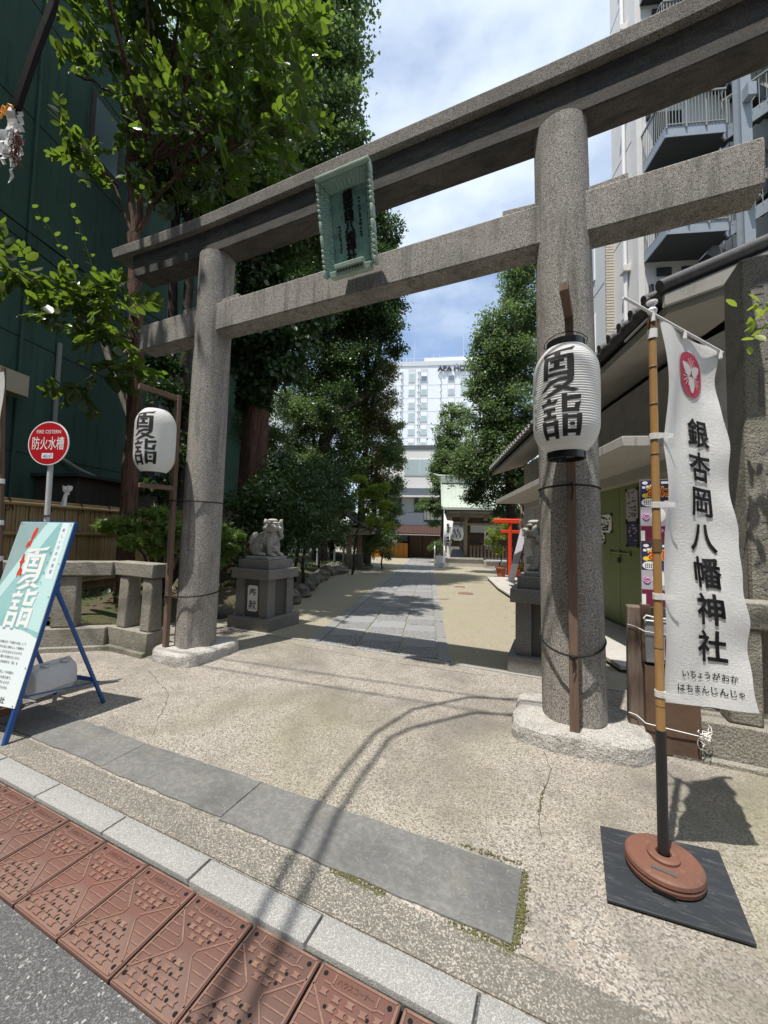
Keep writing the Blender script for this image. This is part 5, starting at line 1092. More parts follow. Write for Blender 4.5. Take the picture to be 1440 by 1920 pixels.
hr = thing('handrail', 'white painted stair handrail left of the shrine platform', 'railing', tuple(PF(1.5, 22.4, -.6)))
for s0, z0, s1, z1 in ((21.3, .30, 23.1, .95),): 
    for q in (1.25, 1.9):
        part('top_rail', MB().tube([PF(q, s0, z0), PF(q, s1, z1), PF(q+.5 if q > 1.5 else q, s1, z1)], .035, 8), M['white_paint'], hr)
        for k in range(5): part('baluster', MB().tube([PF(q, s0+(s1-s0)*k/4, -.6), PF(q, s0+(s1-s0)*k/4, z0+(z1-z0)*k/4)], .025, 6), M['white_paint'], hr)
for k in range(3): part('step', MB(T).span((1.25, 21.6+k*.5, -.75), (1.9, 23.2, -.5+k*.16)), M['slab'], hs, bevel=.01)
lone('white_crate', MB(T).span((1.3, 21.0, -.6), (1.75, 21.2, .15)), M['white_paint'], 'white box panel at the foot of the shrine stairs', 'box')
lone('white_bucket', MB().lathe([(.14, 0), (.19, .32), (.17, .33), (.13, .05), (0, .05)], tuple(PG(1.75, 20.9, 0)), 16), M['white_paint'], 'small white tub beside the box at the shrine stairs', 'tub')
# small vermilion torii, plant, leaning board, rope-wound post
rt_ = thing('small_torii', 'small bright vermilion torii beside the shrine court', 'torii gate', tuple(PG(4.4, 13.9, 0)), ANG)
for q in (4.42, 5.6): part('pillar', MB().tube([PG(q, 13.9, -.05), PF(q, 13.9, 2.1)], .085, 14), M['vermilion'], rt_)
part('lintel', MB(T).span((3.72, 13.78, 2.05), (6.3, 14.02, 2.26)), M['vermilion'], rt_, bevel=.03); part('tie_beam', MB(T).span((4.0, 13.85, 1.62), (6.0, 13.95, 1.76)), M['vermilion'], rt_, bevel=.01)
lb = lone('leaning_board', MB(T).prism([(3.80, 11.35, -.30), (4.02, 11.30, -.30), (4.86, 11.95, 2.45), (4.62, 12.0, 2.45)], (0, .06, 0)), M['poster_grey'], 'long grey board leaning against the storehouse canopy post', 'board')
part('white_end', MB(T).prism([(3.79, 11.33, -.31), (4.025, 11.28, -.31), (4.25, 11.45, .45), (4.02, 11.5, .45)], (0, -.006, 0)), M['white_paint'], lb)
tp_ = thing('log_post', 'rough reddish bark covered log post with orange tags under the canopy', 'post', tuple(PG(4.5, 11.9, 0)))
b = MB(); rr9 = random.Random(6); b.tube([PF(4.62+rr9.uniform(-.02, .02), 11.9, -.3+k*.17) for k in range(19)], [.19+rr9.uniform(-.03, .03) for _ in range(19)], 14); part('trunk', b, M['bark'], tp_, ang=60)
b = MB(); part('red_cap', MB(T).span((4.45, 11.7, 2.62), (5.15, 12.1, 2.84)), M['awning'], tp_, bevel=.02)
b = MB()
for k in range(70):
    a = rr9.uniform(3.2, 6.2); z = rr9.uniform(-.2, 2.6); p = PF(4.62, 11.9); b.box((p.x+.2*math.cos(a), p.y+.2*math.sin(a), z), (.05, .05, rr9.uniform(.08, .25)), rz=a)
part('bark_flakes', b, M['soffit'], tp_, kind='stuff')
for nm, q, z, s in (('yellow', 4.95, .98, .0), ('orange', 4.32, .28, .0)):
    lone('wooden_tag', MB(T).prism([(q-.13, 11.66, z), (q+.13, 11.66, z), (q+.13, 11.66, z+.16), (q, 11.66, z+(.26 if nm == 'yellow' else .17)), (q-.13, 11.66, z+.16)], (0, .02, 0)), M['yellow_tag'], f'{"upper pointed" if nm == "yellow" else "lower square"} orange wooden tag hanging on the log post', 'tag')
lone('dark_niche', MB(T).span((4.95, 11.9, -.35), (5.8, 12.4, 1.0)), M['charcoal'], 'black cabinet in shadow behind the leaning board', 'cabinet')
pt = thing('flower_pot', 'terracotta flower pot in the court in front of the vermilion torii', 'pot', tuple(PG(4.17, 14.6, 0)))
part('bowl', MB().lathe([(.16, 0), (.23, .42), (.27, .42), (.27, .5), (.23, .5), (.22, .44), (0, .44)], tuple(PG(4.17, 14.6, 0)), 24), M['terracotta'], pt)
lone('pot_trough', MB(T).span((4.6, 14.5, -.42), (5.5, 14.8, -.05)), M['vermilion'], 'low red trough behind the leaning board foot', 'trough', bevel=.02)
# ------------------------------------------------------------------ left side: purification pavilion, bollards, edging rocks
cz = thing('water_pavilion', 'small dark purification pavilion with curved roof left of the approach', 'pavilion', tuple(PF(-3.6, 17, -.5)), ANG)
gc = gz(0, 17)
prof = [(-1.85, 1.72), (-2.3, 1.86), (-2.9, 2.15), (-3.5, 2.6), (-3.9, 3.0)]
rp = [(q, 15.3, z) for q, z in prof]+[(q, 15.3, z-.11) for q, z in prof[::-1]]; part('roof', MB(T).prism(rp, (0, 4.6, 0)), M['tile'], cz)
rp = [(-7.8-q, 15.3, z) for q, z in prof]+[(-7.8-q, 15.3, z-.11) for q, z in prof[::-1]]; part('roof', MB(T).prism(rp, (0, 4.6, 0)), M['tile'], cz)
part('ridge', MB(T).span((-4.05, 15.2, 2.95), (-3.75, 20.0, 3.25)), M['tile'], cz, bevel=.03)
part('eave_board', MB(T).span((-2.05, 15.35, 1.45), (-1.95, 19.8, 1.62)), M['wood_tan'], cz); part('eave_board', MB(T).span((-5.6, 15.4, 1.40), (-2.1, 15.5, 1.75)), M['wood_tan'], cz)
for q, s in ((-3.25, 15.9), (-2.75, 16.3), (-2.75, 19.2), (-4.9, 15.9)): part('column', MB(T).span((q-.12, s-.12, .3), (q+.12, s+.12, 1.9)), M['wood_tan'], cz, bevel=.01); part('column_base', MB(T).span((q-.17, s-.17, gc-.1), (q+.17, s+.17, .299)), M['rock'], cz, bevel=.02)
part('basin', MB(T).span((-4.3, 17, gc-.1), (-3.2, 18.6, .25)), M['rock'], cz, bevel=.03)
part('step_stone', MB(T).span((-3.1, 16.0, gc-.2), (-2.2, 17.6, gc+.2)), M['rock'], cz, bevel=.02); part('platform', MB(T).span((-5.2, 15.6, gc-.2), (-1.9, 20, gc+.06)), M['slab'], cz, bevel=.02)
part('hanging_fringe', MB(T).span((-1.99, 17.6, .75), (-1.93, 18.6, 1.42)), M['wood_tan'], cz)
for k, (q, s, h_) in enumerate(((-4.1, 13.1, .92), (-3.85, 15.2, .85), (-3.55, 16.0, .9), (-3.0, 16.9, .7), (-2.85, 17.2, .85))):
    g_ = PG(q, s); zb = g_.z+.15
    lone('bollard', MB().tube([(g_.x, g_.y, zb-.3), (g_.x, g_.y, zb+h_*.72), (g_.x, g_.y, zb+h_*.74), (g_.x, g_.y, zb+h_)], [.055, .055, .062, .062], 12), M['pole_white'],
         ('first and nearest of the slim white posts along the left planting', 'second slim white post, between the first post and the pavilion', 'white post right beside the pavilion column', 'short white post before the pavilion step', 'taller white post behind the short one at the pavilion step')[k], 'post', 'slim white posts by the planting')
rr = random.Random(21)
rock_spots = [(-1.98, 3.0, .13), (-2.02, 3.4, .17), (-2.08, 3.85, .2), (-2.2, 4.4, .22), (-2.3, 4.95, .2), (-2.38, 5.5, .25), (-2.5, 6.1, .2), (-2.62, 6.7, .27), (-2.72, 7.4, .25), (-2.85, 8.2, .26), (-2.95, 9.0, .24), (-3.05, 9.9, .3), (-3.2, 10.8, .26), (-3.3, 11.8, .33), (-3.0, 12.6, .3), (-3.5, 13.4, .36), (-3.15, 14.0, .26), (-3.5, 14.7, .34), (-2.9, 13.3, .18)]
ads = ['smallest', 'low', 'knobbly', 'mossy', 'pale', 'rounded', 'dark', 'squat', 'jagged', 'flat topped', 'leaning', 'bulky', 'slanted', 'tall', 'weathered', 'rugged', 'split', 'largest', 'loose']
def rock(q, s, r_, label, zoff=0):
    mb = MB(); g_ = PG(q, s); ph = [rr.uniform(0, 6) for _ in range(6)]; rings = []
    for j in range(1, 9):
        t_ = math.pi*j/9; ring = []
        for k in range(14):
            a = 2*math.pi*k/14; w_ = 1+.22*math.sin(2*a+ph[0])+.15*math.sin(3*a+ph[1]+j*.5)+.12*math.sin(5*a+ph[2]-j)+.08*math.sin(4*t_*2+ph[3])
            ring.append(Vector((g_.x+r_*w_*math.sin(t_)*math.cos(a), g_.y+r_*w_*math.sin(t_)*math.sin(a), g_.z+zoff+r_*.35-r_*.85*math.cos(t_)*(1+.1*math.sin(a*2+ph[4])))))
        rings.append(ring)
    mb.loft(rings); o = lone('edging_rock', mb, M['rock'], label, 'rock', 'rocks edging the left planting', ang=28); return o
for k, (q, s, r_) in enumerate(rock_spots):
    rock(q, s, r_*1.05, f'{ads[k]} rock {"beside the left pedestal" if k < 3 else "by the pavilion end" if k > 12 else "along the left planting edge"} in the rock edging')
for k, (q, s, r_) in enumerate(((-2.9, 2.2, .2), (-3.2, 2.6, .22), (-2.75, 2.65, .16))): rock(q, s, r_, ('rock behind the left pillar beside the pedestal plinth', 'larger rock behind the left stone fence corner', 'small rock touching the left pedestal')[k])
# ------------------------------------------------------------------ vegetation
def leafmesh(name, P, D, Nn, Lg, Wd, mat_, shape='diamond'):
    """P base points, D leaf axes, Nn leaf normals, Lg lengths, Wd widths (numpy) -> one mesh"""
    n = len(P); S_x = np.cross(D, Nn); S_x /= np.linalg.norm(S_x, axis=1)[:, None]+1e-9; Nn = np.cross(S_x, D)
    if shape == 'diamond': tpl = [(0, 0, 0), (.45, .5, .10), (1, 0, -.04), (.45, -.5, .10)]; fc = [(0, 1, 2), (0, 2, 3)]
    elif shape == 'oval': tpl = [(0, 0, 0), (.22, .36, .05), (.5, .5, .08), (.8, .34, .04), (1, 0, -.06), (.8, -.34, .04), (.5, -.5, .08), (.22, -.36, .05), (.5, 0, -.03)]; fc = [(0, 1, 8), (1, 2, 8), (2, 3, 8), (3, 4, 8), (4, 5, 8), (5, 6, 8), (6, 7, 8), (7, 0, 8)]
    elif shape == 'fan': tpl = [(0, 0, 0), (.8, .5, .05), (1, .18, .0), (.85, 0, -.03), (1, -.18, 0), (.8, -.5, .05)]; fc = [(0, 1, 2), (0, 2, 3), (0, 3, 4), (0, 4, 5)]
    else:
        tpl = [(0.12, 0, 0)]; fc = []
        for k, (a, r_) in enumerate(((-120, .55), (-90, .2), (-62, .85), (-40, .25), (0, 1), (40, .25), (62, .85), (90, .2), (120, .55))): tpl.append((.12+r_*math.cos(R(a))*.88, r_*math.sin(R(a))*.62, -.06*r_))
        fc = [(0, k, k+1) for k in range(1, 9)]
    m = len(tpl); V = np.zeros((n, m, 3), np.float32)
    for k, (a, b_, c_) in enumerate(tpl): V[:, k] = P+D*(Lg*a)[:, None]+S_x*(Wd*b_)[:, None]+Nn*(Wd*c_)[:, None]
    F = (np.array(fc)[None]+np.arange(n)[:, None, None]*m).reshape(-1, 3).astype(np.int32)
    me = bpy.data.meshes.new(name); me.vertices.add(n*m); me.vertices.foreach_set('co', V.reshape(-1)); nf = len(F); me.loops.add(nf*3); me.loops.foreach_set('vertex_index', F.reshape(-1))
    me.polygons.add(nf); me.polygons.foreach_set('loop_start', np.arange(0, nf*3, 3, dtype=np.int32)); me.polygons.foreach_set('loop_total', np.full(nf, 3, np.int32)); me.update(); me.materials.append(mat_); return me
DENS = 2.1
def unitv(a): return a/(np.linalg.norm(a, axis=1)[:, None]+1e-9)
def leafcloud(clusters, per, size, seed, asp=.62, droop=.25, sub=46, sig=.17, shell=.62):
    sig *= 1.3; sub *= 1.5; g_ = np.random.default_rng(seed); Ps = []; Ds = []; Ns = []; Ls = []
    for c_ in clusters:
        x, y, z, r_ = c_[:4]; fl = c_[4] if len(c_) > 4 else .85; k = c_[5] if len(c_) > 5 else 1
        n = int(per*DENS*r_*r_*k); ns = max(6, int(n/sub)); d = unitv(g_.normal(size=(ns, 3))); rad_ = (g_.random(ns)**.5)*(1-shell)+shell*g_.random(ns)**.25
        sc_ = d*rad_[:, None]*np.array([r_, r_, r_*fl])*(1+.18*g_.normal(size=(ns, 1))); idx = g_.integers(0, ns, n)
        p = sc_[idx]+g_.normal(size=(n, 3))*sig*max(r_, .4)**.7*np.array([1, 1, .7]); outw = unitv(sc_[idx]+.01)
        D = unitv(outw*.55+g_.normal(size=(n, 3))*.6+np.array([0, 0, -droop])); N_ = unitv(np.array([0, 0, 1.])+outw*.35+g_.normal(size=(n, 3))*.55)
        Ps.append(p+np.array([x, y, z])); Ds.append(D); Ns.append(N_); Ls.append(size*(.65+.7*g_.random(n)))
    return np.concatenate(Ps), np.concatenate(Ds), np.concatenate(Ns), np.concatenate(Ls), asp
def crown(parent, clusters, per, size, mk, seed, shape='diamond', name='crown', **kw):
    P, D, N_, L_, asp = leafcloud(clusters, per, size, seed, **kw)
    o = bpy.data.objects.new(name, leafmesh(name, P, D, N_, L_, L_*asp, M[mk], shape)); COL.objects.link(o); o.parent = parent
    o.matrix_local = mw(parent).inverted() if parent else Matrix(); o['kind'] = 'stuff'; return o
def limb(pts, r0, r1, seed, n=5, wob=.06):
    r = random.Random(seed); P = [Vector(p) for p in pts]; out_ = []; rr_ = []
    for i in range(len(P)-1):
        for k in range(n): out_.append(P[i].lerp(P[i+1], k/n)+Vector((r.uniform(-wob, wob), r.uniform(-wob, wob), 0))*(0 if i == 0 and k == 0 else 1))
    out_.append(P[-1]); m = len(out_); return out_, [r0+(r1-r0)*(k/(m-1))**.8 for k in range(m)]
def tree(name, label, cat, base, trunk, r0, r1, clusters, per, size, mk, seed, bark='bark_smooth', shape='diamond', group=None, limbs=8, **kw):
    t = thing(name, label, cat, base, 0, group); mb = MB(); p, rr_ = limb([base]+trunk, r0, r1, seed); mb.tube(p, rr_, 10); r = random.Random(seed+1)
    top = [Vector(q) for q in p[len(p)//3:]]
    for c_ in r.sample(clusters, min(limbs, len(clusters))):
        q = Vector(c_[:3]); s_ = min(top, key=lambda v: (v-q).length+max(0, v.z-q.z+.3)*2); mid = s_.lerp(q, .55)+Vector((r.uniform(-.2, .2), r.uniform(-.2, .2), r.uniform(0, .25)))
        pts, r2 = limb([s_, mid, q], r1*.55, r1*.12, seed+int(q.x*10), 4, .03); mb.tube(pts, r2, 6)
    part('trunk', mb, M[bark], t, ang=60); crown(t, clusters, per, size, mk, seed, shape, **kw); return t
# big-leaved tree left of the torii
CL = [(-4.019, 0.697, 10.054, .95), (-2.821, 1.015, 8.947, .95), (-2.356, 1.334, 9.953, .85), (-3.357, 0.775, 8.278, .85), (-4.888, 0.527, 10.008, .85), (-2.620, 1.106, 7.831, .75), (-2.082, 1.347, 8.495, .6), (-3.998, 0.816, 7.637, .65), (-3.236, 1.158, 7.366, .5), (-5.658, 0.400, 10.680, .6), (-4.283, 0.579, 8.582, .6), (-3.776, 0.916, 12.243, 1.2), (-2.722, 1.388, 11.855, 1.0), (-5.301, 0.561, 12.398, 1.0), (-4.771, 0.689, 14.632, 1.1), (-3.7, -.25, 10.9, 1.2), (-4.05, 1.4, 11.2, 1.0), (-3.1, -2.05, 9.9, .6), (-5.050, 0.454, 7.418, .3), (-5.274, 0.135, 7.792, .22), (-5.429, -0.155, 8.089, .16), (-5.020, 0.139, 7.413, .22), (-5.776, 0.019, 9.452, .25)]
t1 = thing('broadleaf_tree', 'large leaved tree with bright backlit leaves rising left of the torii', 'tree', (-4.44, .62, .35))
mb = MB(); p, rr_ = limb([(-4.44, .62, .3), (-4.427, 0.624, 2.996), (-4.471, 0.604, 4.804), (-4.658, 0.575, 6.517)], .14, .095, 3, 5, .025); mb.tube(p, rr_, 12)
fk = Vector((-4.656, 0.576, 6.469))
for q, r_ in (((-4.383, 0.644, 7.820), .06), ((-4.882, 0.529, 7.911), .05), ((-3.994, 0.818, 7.540), .04)):
    q = Vector(q); pts, r2 = limb([fk, fk.lerp(q, .5)+Vector((0, 0, .1)), q], r_, r_*.7, 5, 4, .02); mb.tube(pts, r2, 8)
    for c_ in CL[:13]:
        e = Vector(c_[:3])
        if (e-q).length < 2.6 and e.z > q.z-.2: pts, r2 = limb([q, q.lerp(e, .5)+Vector((.05, 0, .1)), e], .028, .008, int(e.x*50), 4, .04); mb.tube(pts, r2, 6)
for c_ in CL:                             # long upper limbs
    e = Vector(c_[:3])
    if e.z > 9.2: q = Vector((-4.35, .6, 7.9)); pts, r2 = limb([q, q.lerp(e, .5)+Vector((0, 0, .35)), e], .04, .012, int(e.x*70), 5, .05); mb.tube(pts, r2, 6)
e0 = Vector((-5.050, 0.454, 7.418)); mb.tube([fk, e0, (-5.274, 0.135, 7.792), (-5.429, -0.155, 8.089), (-5.703, -0.277, 8.362)], [.03, .022, .014, .009, .004], 6)
part('trunk', mb, M['bark'], t1, ang=60)
LOW = [(-4.434, -0.585, 4.774, .30, .5), (-4.140, -0.234, 4.674, .36, .5), (-4.463, -0.817, 4.863, .22, .5), (-4.477, -1.042, 4.829, .2, .5), (-4.045, 0.028, 4.922, .32, .6), (-4.325, -0.426, 4.414, .3, .45), (-4.052, -0.085, 4.335, .28, .5), (-4.021, 0.148, 3.907, .26, .5), (-4.236, -0.058, 3.777, .2, .4), (-4.432, -0.255, 3.532, .14, .4), (-4.476, -0.604, 4.353, .22, .4), (-3.861, 0.330, 3.872, .2, .5)]
lw = MB(); tr0 = Vector((-4.494, 0.594, 4.620))
for c_ in LOW: e = Vector(c_[:3]); lw.tube([tr0, tr0.lerp(e, .5)+Vector((0, 0, -.05)), e], [.025, .014, .005], 6)
SH1 = [(-4.389, -0.455, 6.067), (-4.240, -0.334, 5.552), (-4.130, -0.229, 5.112), (-4.023, -0.182, 4.716)]; SH2 = [(-4.510, -0.838, 5.797), (-4.337, -0.706, 5.541), (-4.214, -0.596, 5.280), (-4.108, -0.439, 4.973)]
lw.tube(SH1, [.004, .006, .008, .009], 6); lw.tube(SH2, [.003, .005, .007, .008], 6)
part('low_branches', lw, M['twig'], t1)
def sprays(clusters, dens, size, seed, tw_mb, flat=.7, lift=.1):
    g2 = np.random.default_rng(seed); out_ = [[], [], [], []]
    for c_ in clusters:
        c0 = np.array(c_[:3]); r_ = c_[3]; fl = c_[4] if len(c_) > 4 else .9
        for _ in range(max(4, int(dens*r_*r_))):
            d = g2.normal(size=3); d /= np.linalg.norm(d); st_ = c0+d*r_*np.array([1, 1, fl])*(.25+.55*g2.random()); ax_ = d*np.array([1, 1, .5])+g2.normal(size=3)*.55+np.array([0, 0, lift]); ax_ /= np.linalg.norm(ax_)
            ln = r_*.35+.22+.2*g2.random(); nl = int(6+ln*12); upv = np.array([0, 0, 1.])+g2.normal(size=3)*.6; side = np.cross(ax_, upv); side /= np.linalg.norm(side); upv = np.cross(side, ax_); age = .55+.75*g2.random()
            en = st_+ax_*ln+np.array([0, 0, -.12*ln]); tw_mb.tube([tuple(st_), tuple(st_+ax_*ln*.5), tuple(en)], [.007, .005, .0025], 4, cap=False)
            for k in range(nl):
                f_ = (k+.6)/nl; p_ = st_+ax_*ln*f_+np.array([0, 0, -.12*ln*f_*f_]); sd = (-1)**k; D = ax_*(.45+.5*f_)+side*sd*(.95-.5*f_)+g2.normal(size=3)*.22+np.array([0, 0, -.12]); D /= np.linalg.norm(D)
                out_[0].append(p_); out_[1].append(D); out_[2].append(upv+g2.normal(size=3)*.55); out_[3].append(size*age*(.55+.7*math.sin(math.pi*min(1, .25+f_*.7)))*(.8+.4*g2.random()))
    return [np.array(a) for a in out_]
tw = MB(); Pa = sprays(CL, 44, .165, 11, tw); Pb = sprays(LOW, 110, .15, 12, tw, lift=.0); part('twigs', tw, M['twig'], t1, kind='stuff')
ls = [np.concatenate([a, b_]) for a, b_ in zip(Pa[:4], Pb[:4])]
gS = np.random.default_rng(4); ex = []                             # leaves along the two shoots
for SHx, n_ in ((SH1, 13), (SH2, 9)):
    for k in range(n_):
        i = min(2, int(k/n_*3)); f_ = k/n_*3-i; p_ = Vector(SHx[i]).lerp(Vector(SHx[i+1]), f_); ex.append((p_, Vector(((-1)**k*.9, gS.normal()*.3, .25+gS.normal()*.15)).normalized()))
ls[0] = np.concatenate([ls[0], np.array([tuple(a) for a, _ in ex])]); ls[1] = np.concatenate([ls[1], np.array([tuple(b_) for _, b_ in ex])]); ls[2] = np.concatenate([ls[2], np.tile(np.array([[.1, -.3, 1.]]), (len(ex), 1))]); ls[3] = np.concatenate([ls[3], np.full(len(ex), .11)])
CAMP = np.array([1.9433, -3.4237, 1.5]); Fn = np.array(Fv); Rn = np.array(cx); Un = np.array(cy); rel = ls[0]-CAMP; dd = rel@Fn; sxp = (rel@Rn)/dd; syp = (rel@Un)/dd
score = ls[3]/np.linalg.norm(rel, axis=1)*((abs(sxp) < .99) & (abs(syp) < 1.32)); order = np.argsort(-score); near = order[:300]; rest = order[300:]
lm = leafmesh('leaf', np.zeros((1, 3)), np.array([[1., 0, 0]]), np.array([[0, 0, 1.]]), np.array([1.]), np.array([.58]), M['leaf_big'], 'oval')
um_ = M['leaf_big'].copy(); um_.name = 'leaf_single'
for nd in um_.node_tree.nodes:
    if nd.type == 'NEW_GEOMETRY':
        oi = um_.node_tree.nodes.new('ShaderNodeObjectInfo'); tgt = [l.to_socket for l in um_.node_tree.links if l.from_node == nd]
        for s_ in tgt: um_.node_tree.links.new(oi.outputs['Random'], s_)
lm.materials.clear(); lm.materials.append(um_)
inv1 = mw(t1).inverted()
for i in near:
    D = Vector(ls[1][i]).normalized(); N_ = Vector(ls[2][i]); X = D.cross(N_).normalized(); N_ = X.cross(D); L_ = float(ls[3][i])
    o = bpy.data.objects.new('leaf', lm); COL.objects.link(o); o.parent = t1
    o.matrix_local = inv1 @ Matrix(((D.x*L_, -X.x*L_, N_.x*L_, ls[0][i][0]), (D.y*L_, -X.y*L_, N_.y*L_, ls[0][i][1]), (D.z*L_, -X.z*L_, N_.z*L_, ls[0][i][2]), (0, 0, 0, 1)))
o = bpy.data.objects.new('crown', leafmesh('crown', ls[0][rest], ls[1][rest], ls[2][rest], ls[3][rest], ls[3][rest]*.58, M['leaf_big'], 'oval')); COL.objects.link(o); o.parent = t1; o.matrix_local = inv1; o['kind'] = 'stuff'
lone('dead_branch', MB().tube([(-5.303, 0.560, 4.757), (-5.111, 0.646, 4.189), (-4.834, 0.770, 3.440)], [.05, .045, .035], 8), M['bark_pale'], 'bare pale leaning branch stub left of the big leaved tree trunk', 'branch')
# sacred ginkgo
gk = thing('ginkgo_tree', 'huge old ginkgo with ivy clad trunk behind the left pillar', 'tree', (-6.03, 5.06, 0))
mb = MB(); prof = []; rings = []; rg = random.Random(2)
for k in range(40):
    z = -.1+k*.46; rr_ = .36+.30*math.exp(-max(0, z)/1.6)+.02*math.sin(z*1.7); ring = []
    for j in range(28):
        a = 2*math.pi*j/28; w_ = 1+(.10*math.sin(5*a+z*.25)+.06*math.sin(9*a-z*.4)+.03*math.sin(17*a+z))*(1 if z < 4 else .6); ring.append(Vector((-6.03+.02*z*math.sin(z*.3)+rr_*w_*math.cos(a)*(1-.012*k), 5.06+rr_*w_*math.sin(a)*(1-.012*k), z)))
    rings.append(ring)
mb.loft(rings); part('trunk', mb, M['bark'], gk, ang=70)
GC = [(-4.591, 5.701, 15.726, 1.25), (-5.126, 5.461, 13.818, 1.2), (-3.851, 5.814, 13.873, .75), (-4.638, 5.680, 17.477, 1.25), (-6.173, 5.320, 17.156, 1.2), (-4.390, 5.792, 19.444, 1.3), (-5.910, 5.548, 21.377, 1.4), (-3.881, 5.910, 16.043, .7), (-5.658, 5.223, 12.112, 1.1), (-4.649, 5.675, 12.472, .85), (-3.440, 5.779, 12.748, .45), (-4.041, 5.948, 17.491, .6), (-6.848, 5.237, 14.881, 1.2), (-7.372, 5.112, 18.664, 1.3), (-4.151, 5.899, 10.151, .8), (-4.768, 5.183, 9.976, .8), (-8.069, 4.799, 16.426, 1.2), (-6.990, 5.173, 23.252, 1.6), (-5.091, 6.025, 23.880, 1.6)]
lb_ = MB()
for c_ in GC: q = Vector(c_[:3]); s_ = Vector((-6.03, 5.06, max(6, q.z-1.2))); pts, r2 = limb([s_, s_.lerp(q, .5)+Vector((0, 0, .3)), q], .10, .02, int(q.z*30), 4, .05); lb_.tube(pts, r2, 6)
part('limbs', lb_, M['bark_smooth'], gk, ang=60); crown(gk, GC, 1700, .10, 'leaf_ginkgo', 21, 'fan', asp=1.0, droop=.3, sub=34, sig=.16)
g_ = np.random.default_rng(8); n = 5200; zz = 5.0+(g_.random(n)**1.1)*5.2; aa = g_.random(n)*2*math.pi; rr_ = .40+.05*np.sin(zz*2)+.22*g_.random(n)**2*(zz-4.2)/4+.05
Pi = np.stack([-6.03+rr_*np.cos(aa), 5.06+rr_*np.sin(aa), zz], 1); Di = unitv(np.stack([np.cos(aa)*.5, np.sin(aa)*.5, -np.ones(n)*.7], 1)+g_.normal(size=(n, 3))*.35); Ni = unitv(np.stack([np.cos(aa), np.sin(aa), np.ones(n)*.5], 1)+g_.normal(size=(n, 3))*.3); Li = .09+.08*g_.random(n)
o = bpy.data.objects.new('ivy', leafmesh('ivy', Pi, Di, Ni, Li, Li*.85, M['leaf_ivy'], 'oval')); COL.objects.link(o); o.parent = gk; o.matrix_local = mw(gk).inverted(); o['kind'] = 'stuff'
VC = [(-5.085, 4.384, 6.817, .65, 1.2), (-4.675, 4.787, 6.195, .6, 1.2), (-5.731, 4.313, 6.319, .5, 1.3), (-4.991, 4.645, 7.825, .7), (-5.651, 4.568, 5.593, .35, 1.0), (-4.693, 5.217, 7.464, .6), (-4.276, 5.623, 8.224, .6)]
crown(gk, VC, 1500, .14, 'leaf_ivy', 33, 'oval', name='climbing_vine', asp=.85, droop=.7, sub=20)
# slim trees between ginkgo and green wall
for i, (b_, tp, lab) in enumerate((((-6.45, 2.69, .35), (-6.533, 2.638, 10.542), 'left one of two slim dark trunks seen between the torii beams'), ((-6.09, 2.84, .35), (-6.271, 2.756, 11.103), 'right one of two slim dark trunks seen between the torii beams'))):
    cl = [(-6.469, 2.667, 11.237, .9), (-6.895, 2.476, 10.121, .7), (-5.722, 3.002, 10.562, .8), (-6.077, 3.062, 9.359, .5), (-6.288, 2.310, 5.273, .5), (-5.890, 2.269, 4.226, .5), (-5.680, 2.364, 3.160, .55), (-5.887, 2.051, 2.537, .4)] if i == 0 else [(-5.542, 3.412, 9.178, .6), (-4.991, 3.330, 10.166, .8), (-5.549, 3.080, 12.239, 1.0)]
    tree('slim_tree', lab, 'tree', b_, [(b_[0], b_[1], 4), tp], .15, .09, cl, 1500, .12, 'leaf_dark', 50+i, 'bark_smooth', 'oval', 'slim trees beside the green wall', asp=.55)
# evergreens further in
tree('evergreen_tree', 'dark evergreen with leaning trunk over the left of the approach', 'tree', (-8.780, 12.810, -0.661), [(-8.826, 12.789, 4.636), (-8.719, 12.837, 6.124), (-7.974, 13.171, 7.639), (-6.929, 14.034, 8.761)], .42, .2,
     [(-9.698, 13.603, 12.354, 1.54), (-7.604, 14.543, 12.699, 1.38), (-5.968, 14.071, 12.118, 0.90), (-5.619, 14.490, 11.128, 0.50), (-8.598, 14.097, 10.318, 1.05), (-6.867, 13.667, 13.505, 1.32), (-6.403, 14.533, 15.655, 1.08), (-5.984, 14.721, 13.907, 0.84), (-8.456, 14.160, 15.367, 1.44), (-6.803, 13.696, 10.423, 0.84), (-10.687, 13.160, 10.270, 1.09), (-7.722, 11.421, 7.081, .55), (-7.117, 11.692, 7.970, .6), (-6.306, 14.576, 17.432, 0.78), (-6.974, 14.277, 18.310, 0.84), (-7.694, 13.296, 16.911, 1.08), (-10.044, 13.448, 15.330, 1.35), (-10.784, 13.116, 13.517, 1.54), (-12.446, 12.371, 15.877, 1.59), (-13.317, 11.980, 17.980, 1.50), (-8.662, 14.068, 12.971, 1.35), (-11.414, 12.834, 16.808, 1.45), (-9.562, 13.664, 17.155, 1.35), (-8.169, 14.289, 8.724, 0.92), (-9.106, 13.869, 9.722, 0.95), (-6.938, 14.030, 9.181, 0.72)], 1800, .13, 'leaf_dark', 61, 'bark_smooth', 'oval', limbs=10, asp=.55, sub=40)
